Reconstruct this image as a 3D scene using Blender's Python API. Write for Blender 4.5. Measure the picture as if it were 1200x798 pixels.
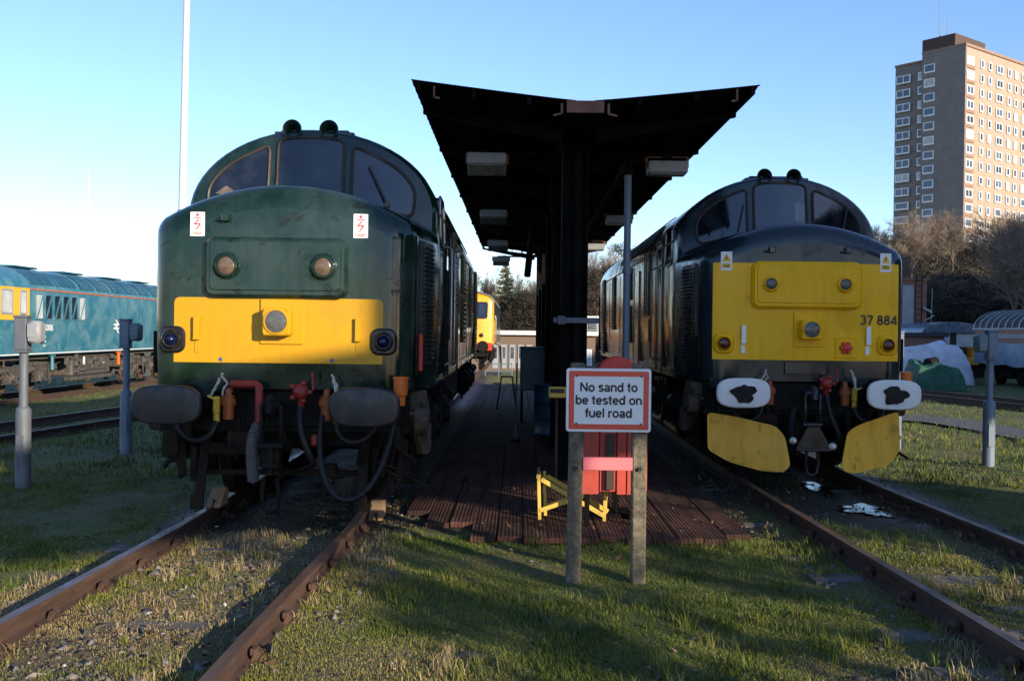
import bpy, bmesh, math, random
import numpy as np
from mathutils import Vector, Matrix, Euler

for _o in list(bpy.data.objects):
    bpy.data.objects.remove(_o)
SC = bpy.context.scene
COL = SC.collection
PI = math.pi
R = math.radians

# ------------------------------------------------------------------ camera
RT = 0.15                       # rail top above the ground
cam_d = bpy.data.cameras.new('camera')
cam = bpy.data.objects.new('camera', cam_d)
COL.objects.link(cam)
cam_d.sensor_width = 36.0
cam_d.lens = 36.0
cam_d.clip_start = 0.05
cam_d.clip_end = 3000
CAM_M = Matrix.Translation((0, 0, 1.89)) @ Matrix.Rotation(R(0.334), 4, 'Z') @ Matrix.Rotation(R(90 - 0.525), 4, 'X') @ Matrix.Rotation(R(0.7), 4, 'Z')
cam.matrix_world = CAM_M
SC.camera = cam

# ------------------------------------------------------------------ sky and sun
SHADE = True
SUN_AZ, SUN_EL = 41.0, 15.0     # degrees to the right of straight behind the viewer, degrees above the horizon
W = bpy.data.worlds.new('World')
SC.world = W
W.use_nodes = True
wn = W.node_tree.nodes
wl = W.node_tree.links
for n in list(wn):
    wn.remove(n)
w_out = wn.new('ShaderNodeOutputWorld')
w_bg = wn.new('ShaderNodeBackground')
w_sky = wn.new('ShaderNodeTexSky')
w_sky.sky_type = 'NISHITA'
w_sky.sun_disc = False
w_sky.sun_elevation = R(SUN_EL)
w_sky.sun_rotation = R(180 - SUN_AZ)
w_sky.altitude = 50
w_sky.air_density = 1.0
w_sky.dust_density = 0.2
w_sky.ozone_density = 4.0
w_bg.inputs['Strength'].default_value = 0.15
w_wb = wn.new('ShaderNodeMix')          # white balance of the sky light
w_wb.data_type = 'RGBA'; w_wb.blend_type = 'MULTIPLY'; w_wb.inputs[0].default_value = 1.0
w_wb.inputs[7].default_value = (1.0, .92, .99, 1)
wl.new(w_sky.outputs[0], w_wb.inputs[6])
wl.new(w_wb.outputs[2], w_bg.inputs['Color'])
wl.new(w_bg.outputs[0], w_out.inputs['Surface'])

sun_d = bpy.data.lights.new('sun', 'SUN')
sun_d.energy = 4.4
sun_d.angle = R(0.5)
sun_d.color = (1.0, 0.84, 0.62)
sun = bpy.data.objects.new('sun', sun_d)
COL.objects.link(sun)
_a, _e = R(SUN_AZ), R(SUN_EL)
SUN_DIR = Vector((math.sin(_a) * math.cos(_e), -math.cos(_a) * math.cos(_e), math.sin(_e)))
sun.rotation_euler = SUN_DIR.to_track_quat('Z', 'Y').to_euler()
sun.location = (20, -30, 30)

SC.view_settings.view_transform = 'Standard'
SC.view_settings.look = 'None'
SC.view_settings.gamma = 1.0
SC.view_settings.exposure = 0.92
SC.view_settings.use_curve_mapping = False
SC.render.engine = 'CYCLES'
SC.cycles.max_bounces = 6
SC.cycles.diffuse_bounces = 3
SC.cycles.glossy_bounces = 3

# ------------------------------------------------------------------ helpers
def P(px, py, d):
    """a point of the place seen at photograph pixel (px, py) of 1200x798, d metres along the view"""
    v = Vector(((px - 600) / 1200 * d, -(py - 399) / 1200 * d, -d))
    return CAM_M @ v

def tag(o, label=None, cat=None, group=None, kind=None):
    if label: o['label'] = label
    if cat: o['category'] = cat
    if group: o['group'] = group
    if kind: o['kind'] = kind
    return o

def empty(name, loc, rz=0.0, label=None, cat=None, group=None):
    o = bpy.data.objects.new(name, None)
    COL.objects.link(o)
    o.location = loc
    o.rotation_euler = (0, 0, rz)
    o.empty_display_size = 0.2
    return tag(o, label, cat, group)

_kids = {}
def kids(o):
    return _kids.get(o.name, [])

def copy_tree(o, parent=None):
    c = o.copy()
    COL.objects.link(c)
    if parent is not None:
        c.parent = parent
        _kids.setdefault(parent.name, []).append(c)
    for ch in list(kids(o)):
        copy_tree(ch, c)
    return c

class MB:
    """collects shapes, builds one mesh object"""
    def __init__(s):
        s.v = []; s.f = []; s.mi = []; s.m = 0
    def add(s, vs, fs):
        b = len(s.v)
        s.v.extend([tuple(p) for p in vs])
        for f in fs:
            s.f.append(tuple(b + i for i in f)); s.mi.append(s.m)
        return s
    def box(s, c, d, rot=None, bev=0.0):
        hx, hy, hz = d[0] / 2, d[1] / 2, d[2] / 2
        if bev > 0:
            b = min(bev, hx * .9, hy * .9, hz * .9)
            vs = []; idx = {}
            for sx in (-1, 1):
                for sy in (-1, 1):
                    for sz in (-1, 1):
                        for ax in range(3):
                            p = [sx * hx, sy * hy, sz * hz]
                            q = [sx * (hx - b), sy * (hy - b), sz * (hz - b)]
                            q[ax] = p[ax]
                            idx[(sx, sy, sz, ax)] = len(vs); vs.append(q)
            fs = []
            for ax in range(3):
                o1, o2 = [a for a in range(3) if a != ax]
                for sg in (-1, 1):
                    L = []
                    for a, bb in ((-1, -1), (1, -1), (1, 1), (-1, 1)):
                        k = [0, 0, 0]; k[ax] = sg; k[o1] = a; k[o2] = bb
                        L.append(idx[(k[0], k[1], k[2], ax)])
                    fs.append(L)
                for a in (-1, 1):
                    for bb in (-1, 1):
                        k1 = [0, 0, 0]; k1[o1] = a; k1[o2] = bb; k1[ax] = -1
                        k2 = list(k1); k2[ax] = 1
                        fs.append([idx[(*k1, o1)], idx[(*k2, o1)], idx[(*k2, o2)], idx[(*k1, o2)]])
            for sx in (-1, 1):
                for sy in (-1, 1):
                    for sz in (-1, 1):
                        fs.append([idx[(sx, sy, sz, 0)], idx[(sx, sy, sz, 1)], idx[(sx, sy, sz, 2)]])
        else:
            vs = [(x, y, z) for x in (-hx, hx) for y in (-hy, hy) for z in (-hz, hz)]
            fs = [(0, 1, 3, 2), (4, 6, 7, 5), (0, 4, 5, 1), (2, 3, 7, 6), (0, 2, 6, 4), (1, 5, 7, 3)]
        M = Matrix.Identity(3) if rot is None else (rot if isinstance(rot, Matrix) else Euler(rot).to_matrix())
        c = Vector(c)
        return s.add([c + M @ Vector(p) for p in vs], fs)
    def bar(s, a, b, w, t=None, up=(0, 0, 1)):
        a = Vector(a); b = Vector(b); t = t or w
        d = (b - a).normalized(); u = Vector(up)
        if abs(d.dot(u)) > .98: u = Vector((1, 0, 0))
        x = d.cross(u).normalized(); y = x.cross(d)
        vs = []
        for p in (a, b):
            for sx, sy in ((-1, -1), (1, -1), (1, 1), (-1, 1)):
                vs.append(p + x * (sx * w / 2) + y * (sy * t / 2))
        return s.add(vs, [(0, 1, 2, 3), (7, 6, 5, 4), (0, 4, 5, 1), (1, 5, 6, 2), (2, 6, 7, 3), (3, 7, 4, 0)])
    def tube(s, pts, r, n=8, caps=True):
        pts = [Vector(p) for p in pts]
        rs = r if isinstance(r, (list, tuple)) else [r] * len(pts)
        rings = []
        prev = None
        for i, p in enumerate(pts):
            d = (pts[min(i + 1, len(pts) - 1)] - pts[max(i - 1, 0)])
            d = d.normalized() if d.length > 1e-9 else Vector((0, 0, 1))
            if prev is None:
                u = Vector((0, 0, 1)) if abs(d.z) < .9 else Vector((1, 0, 0))
                x = d.cross(u).normalized()
            else:
                x = (prev - d * prev.dot(d))
                x = x.normalized() if x.length > 1e-6 else d.orthogonal().normalized()
            prev = x
            y = d.cross(x)
            rings.append([p + (x * math.cos(2 * PI * k / n) + y * math.sin(2 * PI * k / n)) * rs[i] for k in range(n)])
        vs = [v for rg in rings for v in rg]
        fs = []
        for i in range(len(pts) - 1):
            for k in range(n):
                k2 = (k + 1) % n
                fs.append((i * n + k, i * n + k2, (i + 1) * n + k2, (i + 1) * n + k))
        if caps:
            fs.append(tuple(range(n - 1, -1, -1)))
            fs.append(tuple((len(pts) - 1) * n + k for k in range(n)))
        return s.add(vs, fs)
    def cyl(s, a, b, r0, r1=None, n=16, caps=True):
        return s.tube([a, b], [r0, r0 if r1 is None else r1], n, caps)
    def lathe(s, c, axis, prof, n=24):
        """prof: list of (radius, distance along the axis)"""
        c = Vector(c); ax = Vector(axis).normalized()
        return s.tube_prof(c, ax, prof, n)
    def tube_prof(s, c, ax, prof, n):
        x = ax.orthogonal().normalized(); y = ax.cross(x)
        vs = []
        for r, h in prof:
            r = max(r, 1e-4)
            vs += [c + ax * h + (x * math.cos(2 * PI * k / n) + y * math.sin(2 * PI * k / n)) * r for k in range(n)]
        fs = []
        for i in range(len(prof) - 1):
            for k in range(n):
                k2 = (k + 1) % n
                fs.append((i * n + k, i * n + k2, (i + 1) * n + k2, (i + 1) * n + k))
        fs.append(tuple(range(n - 1, -1, -1)))
        fs.append(tuple((len(prof) - 1) * n + k for k in range(n)))
        return s.add(vs, fs)
    def loft(s, secs, closed=False, cap0=False, cap1=False):
        n = len(secs[0]); vs = [p for q in secs for p in q]; fs = []
        for i in range(len(secs) - 1):
            for k in range(n if closed else n - 1):
                k2 = (k + 1) % n
                fs.append((i * n + k, i * n + k2, (i + 1) * n + k2, (i + 1) * n + k))
        if cap0: fs.append(tuple(range(n - 1, -1, -1)))
        if cap1: fs.append(tuple((len(secs) - 1) * n + k for k in range(n)))
        return s.add(vs, fs)
    def prism(s, outline, fn, t0, t1, bev=0.0):
        """outline 2-D, fn(u, v, t) -> point; t0 the front side; bev chamfers the front edge"""
        n = len(outline)
        cx = sum(p[0] for p in outline) / n; cy = sum(p[1] for p in outline) / n
        def shrink(b):
            out = []
            for i in range(n):
                p0 = Vector(outline[i - 1]); p1 = Vector(outline[i]); p2 = Vector(outline[(i + 1) % n])
                d1 = (p1 - p0); d2 = (p2 - p1)
                d1 = d1.normalized() if d1.length > 1e-9 else Vector((0, 0))
                d2 = d2.normalized() if d2.length > 1e-9 else Vector((0, 0))
                nn = Vector((-(d1.y + d2.y), d1.x + d2.x))
                if nn.length > 1e-9: nn.normalize()
                q = p1 + nn * b
                if (Vector((cx, cy)) - p1).dot(nn) < 0: q = p1 - nn * b
                out.append(q)
            return out
        secs = [[fn(p[0], p[1], t1) for p in outline]]
        if bev > 0:
            sg = 1 if t1 > t0 else -1
            secs.append([fn(p[0], p[1], t0 + sg * bev) for p in outline])
            secs.append([fn(p[0], p[1], t0) for p in shrink(bev)])
        else:
            secs.append([fn(p[0], p[1], t0) for p in outline])
        return s.loft(secs, closed=True, cap0=True, cap1=True)
    def sheet(s, outline, fn, t, rings=4):
        """a convex outline filled with shrinking rings so that it follows a curved surface fn(u, v, t)"""
        dense = []
        for i, p in enumerate(outline):
            q = outline[(i + 1) % len(outline)]; m = max(1, int(math.hypot(q[0] - p[0], q[1] - p[1]) / .07))
            dense += [(p[0] + (q[0] - p[0]) * k / m, p[1] + (q[1] - p[1]) * k / m) for k in range(m)]
        cx = sum(p[0] for p in outline) / len(outline); cy = sum(p[1] for p in outline) / len(outline)
        outline = dense; n = len(outline)
        secs = []
        for i in range(rings):
            k = 1 - i / rings
            secs.append([fn(cx + (p[0] - cx) * k, cy + (p[1] - cy) * k, t) for p in outline])
        b = len(s.v)
        s.loft(secs, closed=True)
        c0 = len(s.v)
        s.v.append(tuple(fn(cx, cy, t)))
        base = b + (rings - 1) * n
        for k in range(n):
            s.f.append((base + k, base + (k + 1) % n, c0)); s.mi.append(s.m)
        return s
    def build(s, name, mats, parent=None, smooth=30, bevel=0.0):
        me = bpy.data.meshes.new(name)
        me.from_pydata(s.v, [], s.f)
        mats = mats if isinstance(mats, (list, tuple)) else [mats]
        for m in mats: me.materials.append(m)
        if len(mats) > 1:
            me.polygons.foreach_set('material_index', s.mi)
        bm = bmesh.new(); bm.from_mesh(me)
        bmesh.ops.recalc_face_normals(bm, faces=bm.faces)
        bm.to_mesh(me); bm.free()
        if smooth:
            me.polygons.foreach_set('use_smooth', [True] * len(me.polygons))
            me.set_sharp_from_angle(angle=R(smooth))
        o = bpy.data.objects.new(name, me)
        COL.objects.link(o)
        if parent is not None:
            o.parent = parent
            _kids.setdefault(parent.name, []).append(o)
        if bevel > 0:
            b = o.modifiers.new('bevel', 'BEVEL'); b.width = bevel; b.segments = 2; b.limit_method = 'ANGLE'; b.angle_limit = R(40)
        return o

def rrect(cx, cy, w, h, r, n=5):
    out = []
    for sx, sy, a0 in ((1, 1, 0), (-1, 1, 90), (-1, -1, 180), (1, -1, 270)):
        for k in range(n + 1):
            a = R(a0 + 90 * k / n)
            out.append((cx + sx * (w / 2 - r) + r * math.cos(a), cy + sy * (h / 2 - r) + r * math.sin(a)))
    return out

def round_poly(pts, r, n=5):
    out = []
    m = len(pts)
    for i in range(m):
        p0 = Vector(pts[i - 1]); p1 = Vector(pts[i]); p2 = Vector(pts[(i + 1) % m])
        rr = r[i] if isinstance(r, (list, tuple)) else r
        a = p1 + (p0 - p1).normalized() * min(rr, (p0 - p1).length * .48)
        b = p1 + (p2 - p1).normalized() * min(rr, (p2 - p1).length * .48)
        for k in range(n + 1):
            t = k / n
            out.append(tuple(a * (1 - t) ** 2 + p1 * 2 * t * (1 - t) + b * t * t))
    return out

def text_mesh(body, size, mat, name='lettering', parent=None, bold=0.0, align='CENTER', loc=(0, 0, 0), rot=(PI / 2, 0, 0), extrude=0.001, xscale=1.0):
    cu = bpy.data.curves.new('tmp_text', 'FONT')
    cu.body = body; cu.size = size; cu.align_x = align; cu.align_y = 'CENTER'
    cu.extrude = extrude; cu.offset = bold; cu.resolution_u = 4
    cu.space_line = 1.02
    to = bpy.data.objects.new('tmp_text', cu)
    COL.objects.link(to)
    dg = bpy.context.evaluated_depsgraph_get()
    me = bpy.data.meshes.new_from_object(to.evaluated_get(dg))
    bpy.data.objects.remove(to)
    bpy.data.curves.remove(cu)
    me.materials.clear(); me.materials.append(mat)
    M = Matrix.Translation(loc) @ Euler(rot).to_matrix().to_4x4() @ Matrix.Diagonal((xscale, 1, 1, 1))
    me.transform(M)
    o = bpy.data.objects.new(name, me); COL.objects.link(o)
    if parent is not None:
        o.parent = parent; _kids.setdefault(parent.name, []).append(o)
    return o

# smooth value noise in numpy (for placing and shaping, not for shading)
_rng0 = np.random.RandomState(7)
_tab = _rng0.rand(256, 256)
def vnoise(x, y, sc=1.0, seed=0):
    x = np.asarray(x, float) / sc + seed * 17.31; y = np.asarray(y, float) / sc + seed * 9.17
    xi = np.floor(x).astype(int); yi = np.floor(y).astype(int)
    fx = x - xi; fy = y - yi
    fx = fx * fx * (3 - 2 * fx); fy = fy * fy * (3 - 2 * fy)
    g = lambda a, b: _tab[a % 256, b % 256]
    return (g(xi, yi) * (1 - fx) + g(xi + 1, yi) * fx) * (1 - fy) + (g(xi, yi + 1) * (1 - fx) + g(xi + 1, yi + 1) * fx) * fy
def fbm(x, y, sc, seed=0, oct=3):
    t = 0; a = .5; s = 0
    for k in range(oct):
        t = t + a * vnoise(x, y, sc / 2 ** k, seed + k); s += a; a *= .5
    return t / s

def raw_mesh(name, verts, tris_or_quads, mat, attr=None, parent=None, smooth=False):
    """numpy arrays -> one mesh object; faces (m, k)"""
    me = bpy.data.meshes.new(name)
    n = len(verts)
    me.vertices.add(n)
    me.vertices.foreach_set('co', np.asarray(verts, np.float32).ravel())
    tot = 0
    loops = []; starts = []
    fl = tris_or_quads if isinstance(tris_or_quads, list) else [tris_or_quads]
    for F in fl:
        F = np.asarray(F, np.int32)
        if len(F) == 0: continue
        k = F.shape[1]
        starts.append(tot + np.arange(len(F)) * k)
        loops.append(F.ravel()); tot += F.size
    loops = np.concatenate(loops); starts = np.concatenate(starts)
    me.loops.add(len(loops)); me.loops.foreach_set('vertex_index', loops.astype(np.int32))
    me.polygons.add(len(starts)); me.polygons.foreach_set('loop_start', starts.astype(np.int32))
    me.update(calc_edges=True)
    me.validate()
    if smooth: me.polygons.foreach_set('use_smooth', [True] * len(me.polygons))
    if attr:
        for an, av in attr.items():
            a = me.attributes.new(an, 'FLOAT', 'POINT')
            a.data.foreach_set('value', np.asarray(av, np.float32))
    for m in (mat if isinstance(mat, (list, tuple)) else [mat]): me.materials.append(m)
    o = bpy.data.objects.new(name, me); COL.objects.link(o)
    if parent is not None:
        o.parent = parent; _kids.setdefault(parent.name, []).append(o)
    return o

# ------------------------------------------------------------------ plain grotesque lettering from strokes
def _arc(cx, cy, rx, ry, a0, a1, n=16):
    return [(cx + rx * math.cos(R(a0 + (a1 - a0) * k / n)), cy + ry * math.sin(R(a0 + (a1 - a0) * k / n))) for k in range(n + 1)]
GLY = {
 'N': (.68, [[(.09, 0), (.09, .72)], [(.57, 0), (.57, .72)], [(.09, .70), (.57, .02)]]),
 'o': (.56, [_arc(.28, .26, .20, .215, 0, 360, 26)]),
 's': (.49, [_arc(.245, .388, .158, .088, 18, 270), _arc(.245, .148, .168, .100, 90, -160)]),
 'a': (.53, [_arc(.25, .36, .165, .112, 160, 0) + [(.415, .2), (.42, 0)], _arc(.235, .152, .155, .105, 0, 360, 22)]),
 'n': (.54, [[(.09, 0), (.09, .52)], _arc(.27, .31, .175, .165, 180, 0) + [(.445, .2), (.445, 0)]]),
 'd': (.56, [_arc(.26, .26, .18, .215, 0, 360, 24), [(.455, 0), (.455, .74)]]),
 'b': (.56, [_arc(.295, .26, .18, .215, 0, 360, 24), [(.10, 0), (.10, .74)]]),
 't': (.33, [[(.15, .68), (.15, .14)] + _arc(.24, .14, .09, .085, 180, 290, 8), [(.01, .475), (.30, .475)]]),
 'e': (.54, [_arc(.27, .26, .195, .215, 0, 322, 24), [(.07, .265), (.465, .265)]]),
 'f': (.33, [[(.16, 0), (.16, .56)] + _arc(.26, .57, .10, .11, 180, 75, 8), [(.01, .475), (.31, .475)]]),
 'u': (.54, [[(.09, .52), (.09, .21)] + _arc(.265, .21, .175, .165, 180, 360), [(.45, .52), (.45, 0)]]),
 'l': (.23, [[(.115, 0), (.115, .74)]]),
 'r': (.36, [[(.09, 0), (.09, .52)], _arc(.28, .29, .19, .185, 180, 75, 10)]),
 '3': (.56, [_arc(.27, .525, .165, .138, 160, -90), _arc(.27, .208, .185, .155, 90, -160)]),
 '7': (.54, [[(.05, .665), (.50, .665)], [(.48, .64), (.30, .32), (.21, 0)]]),
 '8': (.56, [_arc(.28, .53, .15, .135, 0, 360, 22), _arc(.28, .205, .185, .15, 0, 360, 24)]),
 '4': (.57, [[(.41, 0), (.41, .72)], [(.40, .68), (.07, .20)], [(.03, .175), (.55, .175)]]),
 '5': (.56, [[(.49, .66), (.15, .66), (.11, .36)], _arc(.27, .225, .19, .17, 140, -155)]),
 '6': (.56, [_arc(.28, .215, .185, .165, 0, 360, 22), _arc(.33, .33, .235, .335, 180, 55)]),
 '0': (.56, [_arc(.28, .36, .19, .305, 0, 360, 26)]),
 ' ': (.26, [])}
def stroke_text(lines, size, mat, name, parent, fn, w=.145, lead=1.03, align='CENTER', xs=1.0):
    """fn(u, v, t) places the text plane; t is the height above the surface"""
    mb = MB(); lay = 0
    for li, line in enumerate(lines):
        tot = sum(GLY[c][0] for c in line) * size * xs
        x = -tot / 2 if align == 'CENTER' else (-tot if align == 'RIGHT' else 0)
        y = ((len(lines) - 1) / 2 - li) * size * lead - .36 * size
        for ch in line:
            adv, strokes = GLY[ch]
            for st in strokes:
                lay = lay % 7 + 1
                t = .0006 + .00016 * lay
                closed = len(st) > 3 and math.hypot(st[0][0] - st[-1][0], st[0][1] - st[-1][1]) < 1e-6
                pts = [Vector(p) for p in (st[:-1] if closed else st)]
                n = len(pts); secs = []
                for i in range(n + (1 if closed else 0)):
                    p = pts[i % n]
                    a = pts[(i - 1) % n] if closed or i > 0 else None; b = pts[(i + 1) % n] if closed or i < n - 1 else None
                    d = ((b - p).normalized() if b is not None else Vector((0, 0))) + ((p - a).normalized() if a is not None else Vector((0, 0)))
                    d.normalize(); nn = Vector((-d.y, d.x)) * (w / 2)
                    q = []
                    for sg in (1, -1):
                        e = p + nn * sg
                        q.append(fn(x + e.x * size * xs, y + e.y * size, t))
                    secs.append(q)
                mb.loft(secs)
            x += adv * size * xs
    o = mb.build(name, mat, parent, smooth=0)
    return o
# ------------------------------------------------------------------ materials
def new_mat(name):
    m = bpy.data.materials.new(name); m.use_nodes = True
    nt = m.node_tree
    for n in list(nt.nodes): nt.nodes.remove(n)
    out = nt.nodes.new('ShaderNodeOutputMaterial')
    b = nt.nodes.new('ShaderNodeBsdfPrincipled')
    nt.links.new(b.outputs[0], out.inputs[0])
    return m, nt, b

def coords(nt, scale=(1, 1, 1), space='Object'):
    tc = nt.nodes.new('ShaderNodeTexCoord'); mp = nt.nodes.new('ShaderNodeMapping')
    mp.inputs['Scale'].default_value = scale
    nt.links.new(tc.outputs[space], mp.inputs['Vector'])
    return mp.outputs[0]

def noise(nt, vec, scale, detail=4, rough=.6, dist=0):
    n = nt.nodes.new('ShaderNodeTexNoise')
    n.inputs['Scale'].default_value = scale; n.inputs['Detail'].default_value = detail
    n.inputs['Roughness'].default_value = rough; n.inputs['Distortion'].default_value = dist
    nt.links.new(vec, n.inputs['Vector'])
    return n.outputs['Fac']

def ramp(nt, fac, stops):
    r = nt.nodes.new('ShaderNodeValToRGB')
    e = r.color_ramp.elements
    while len(e) < len(stops): e.new(0.5)
    for i, (p, c) in enumerate(stops):
        e[i].position = p
        c = (c, c, c) if isinstance(c, (int, float)) else c
        e[i].color = (c[0], c[1], c[2], 1)
    nt.links.new(fac, r.inputs[0])
    return r.outputs[0]

def mix(nt, fac, a, b, mode='MIX'):
    m = nt.nodes.new('ShaderNodeMix'); m.data_type = 'RGBA'; m.blend_type = mode
    for sock, v in ((m.inputs[0], fac), (m.inputs[6], a), (m.inputs[7], b)):
        if isinstance(v, (int, float)): sock.default_value = v
        elif isinstance(v, (tuple, list)): sock.default_value = (*v[:3], 1)
        else: nt.links.new(v, sock)
    return m.outputs[2]

def math_n(nt, op, a, b=None):
    m = nt.nodes.new('ShaderNodeMath'); m.operation = op
    for i, v in enumerate((a, b)):
        if v is None: continue
        if isinstance(v, (int, float)): m.inputs[i].default_value = v
        else: nt.links.new(v, m.inputs[i])
    return m.outputs[0]

def bump(nt, b, h, strength=.3, dist=.01):
    n = nt.nodes.new('ShaderNodeBump'); n.inputs['Strength'].default_value = strength; n.inputs['Distance'].default_value = dist
    nt.links.new(h, n.inputs['Height']); nt.links.new(n.outputs[0], b.inputs['Normal'])

def surf(name, col, rough=.6, metal=0.0, var=.25, scale=3.0, dirt=None, dirt_amt=.5, dirt_scale=1.5, rvar=.15, bmp=0.0, bscale=40, coat=0.0, spec=None, stretch=(1, 1, 1)):
    """general worn surface: a base colour, mottling, dirt patches of their own shape, uneven gloss"""
    m, nt, b = new_mat(name)
    v = coords(nt, stretch)
    n1 = noise(nt, v, scale, 5)
    c = mix(nt, ramp(nt, n1, [(.3, 0.0), (.7, 1.0)]), tuple(x * (1 - var) for x in col), tuple(min(1, x * (1 + var)) for x in col))
    if dirt is not None:
        n2 = noise(nt, v, dirt_scale, 7, .65, .4)
        k = ramp(nt, n2, [(.62 - .3 * dirt_amt, 0.0), (.80 - .2 * dirt_amt, 1.0)])
        c = mix(nt, math_n(nt, 'MULTIPLY', k, min(1, dirt_amt + .25)), c, dirt)
    nt.links.new(c, b.inputs['Base Color'])
    n3 = noise(nt, v, scale * 1.7, 4)
    rr = ramp(nt, n3, [(.3, max(.02, rough - rvar)), (.7, min(1, rough + rvar))])
    nt.links.new(rr, b.inputs['Roughness'])
    b.inputs['Metallic'].default_value = metal
    if coat:
        b.inputs['Coat Weight'].default_value = coat; b.inputs['Coat Roughness'].default_value = .12
    if spec is not None: b.inputs['Specular IOR Level'].default_value = spec
    if bmp: bump(nt, b, noise(nt, v, bscale, 4), bmp, .01)
    return m

def loco_paint(name, col, smear, dirt, rough=.22, smear_amt=.5, streak=True, amt=.6, spec=.5):
    """weathered gloss paint: dull smeared film, oily patches, faint vertical rain streaks, slightly wavy plate"""
    m, nt, b = new_mat(name)
    v = coords(nt)
    vs = coords(nt, (5.0, 5.0, .35))
    n1 = noise(nt, v, 1.6, 6, .62, .6)
    film = ramp(nt, n1, [(.42, 0.0), (.60, 1.0)])
    c = mix(nt, math_n(nt, 'MULTIPLY', film, smear_amt), col, smear)
    st = noise(nt, vs, 2.2, 5, .6, .1)
    sk = ramp(nt, st, [(.48, 0.0), (.72, 1.0)])
    c = mix(nt, math_n(nt, 'MULTIPLY', sk, .35 if streak else .1), c, dirt)
    n2 = noise(nt, v, 3.3, 7, .7, 1.0)
    pk = ramp(nt, n2, [(.57, 0.0), (.63, 1.0)])
    c = mix(nt, math_n(nt, 'MULTIPLY', pk, amt), c, dirt)
    nt.links.new(c, b.inputs['Base Color'])
    f1 = math_n(nt, 'MULTIPLY', film, .09)
    f2 = math_n(nt, 'MULTIPLY', sk, .10)
    f3 = math_n(nt, 'MULTIPLY', pk, .22)
    rr = math_n(nt, 'ADD', math_n(nt, 'ADD', math_n(nt, 'ADD', f1, f2), f3), rough)
    nt.links.new(rr, b.inputs['Roughness'])
    wv = noise(nt, v, 1.3, 2)
    fine = noise(nt, v, 130, 2)
    h = math_n(nt, 'ADD', math_n(nt, 'MULTIPLY', wv, 1.0), math_n(nt, 'MULTIPLY', fine, .012))
    bump(nt, b, h, .5, .02)
    b.inputs['Specular IOR Level'].default_value = spec
    return m

M = {}
M['green'] = loco_paint('green_paint', (.004, .018, .010), (.022, .042, .039), (.004, .009, .004), .08, .75, True, .85)
M['slate'] = loco_paint('dark_slate_paint', (.011, .020, .028), (.026, .036, .042), (.008, .010, .010), .12, .5)
M['yellow_l'] = loco_paint('warning_yellow', (.52, .275, .008), (.48, .28, .02), (.34, .19, .015), .26, .4, True, .3, .3)
M['yellow_r'] = loco_paint('deep_warning_yellow', (.86, .45, .0005), (.74, .42, .003), (.50, .27, .008), .20, .3, True, .25, .22)
M['yellow_cab'] = loco_paint('cab_yellow', (.78, .42, .02), (.7, .42, .05), (.5, .3, .05), .35, .3)
M['orange_cab'] = loco_paint('orange_yellow', (.80, .34, .012), (.75, .36, .03), (.45, .22, .03), .35, .3)
M['blue'] = loco_paint('rail_blue_paint', (.014, .13, .20), (.10, .22, .27), (.05, .14, .17), .34, .8)
M['bluedark'] = surf('blue_grille', (.008, .07, .11), .5, var=.4)
M['plough'] = loco_paint('plough_yellow', (.78, .39, .002), (.60, .33, .01), (.22, .13, .02), .40, .4, True, .5)
M['black'] = surf('black_underframe', (.006, .0055, .005), .6, spec=.18, var=.5, scale=5, dirt=(.026, .018, .012), dirt_amt=.3, dirt_scale=2.5, bmp=.3)
M['blackgloss'] = surf('black_gloss', (.012, .012, .013), .28, var=.4)
M['dusty'] = surf('dusty_brown_iron', (.085, .062, .040), .85, var=.5, scale=6, dirt=(.03, .024, .018), dirt_amt=.4, dirt_scale=4, bmp=.5)
M['cockdull'] = surf('dull_orange_cock', (.34, .075, .012), .5, var=.35, scale=8, dirt=(.05, .025, .012), dirt_amt=.5, dirt_scale=8)
M['reddull'] = surf('dull_red_pipe', (.30, .022, .012), .5, var=.35, scale=8, dirt=(.05, .02, .014), dirt_amt=.5, dirt_scale=8)
M['dimpane'] = surf('far_daylight_tint', (.14, .17, .21), .25, var=.2)  # pale tint painted for daylight seen through the cab
M['dimcard'] = surf('dim_paper', (.13, .11, .08), .5, var=.4, scale=20)
M['engineroof'] = surf('blue_grey_roof', (.09, .12, .16), .3, var=.3, dirt=(.10, .06, .04), dirt_amt=.3)
M['chock'] = surf('tan_timber', (.30, .19, .10), .8, var=.3, scale=8, dirt=(.12, .07, .03), dirt_amt=.4, dirt_scale=8)
M['grime'] = surf('brown_grime', (.022, .016, .011), .8, spec=.15, var=.5, scale=6, dirt=(.008, .007, .006), dirt_amt=.5, dirt_scale=4, bmp=.5)
M['bufface'] = surf('buffer_face', (.026, .029, .034), .38, metal=.3, var=.35, scale=6, dirt=(.085, .042, .022), dirt_amt=.42, dirt_scale=4, bmp=.1)
M['bufwhite'] = surf('white_buffer_paint', (.72, .72, .69), .45, var=.08, scale=4, dirt=(.38, .36, .33), dirt_amt=.15, dirt_scale=8)
M['grease'] = surf('grease', (.012, .012, .012), .55, spec=.2, var=.6, scale=12, bmp=.6, bscale=25)
M['seal'] = surf('rubber_seal', (.035, .028, .022), .6, var=.3)
M['steel'] = surf('worn_steel', (.32, .31, .29), .35, metal=.9, var=.2)
M['darkpanel'] = surf('dark_louvre', (.018, .022, .022), .45, var=.4)
M['hose'] = surf('black_rubber_hose', (.011, .011, .012), .5, spec=.3, var=.4, scale=10)
M['hosegrey'] = surf('grey_ribbed_hose', (.085, .085, .08), .6, var=.4, scale=30, stretch=(1, 1, 4))
M['red'] = surf('red_paint', (.50, .030, .018), .45, var=.25, dirt=(.10, .03, .02), dirt_amt=.25)
M['redbright'] = surf('bright_red', (.62, .045, .02), .4, var=.2)
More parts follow.
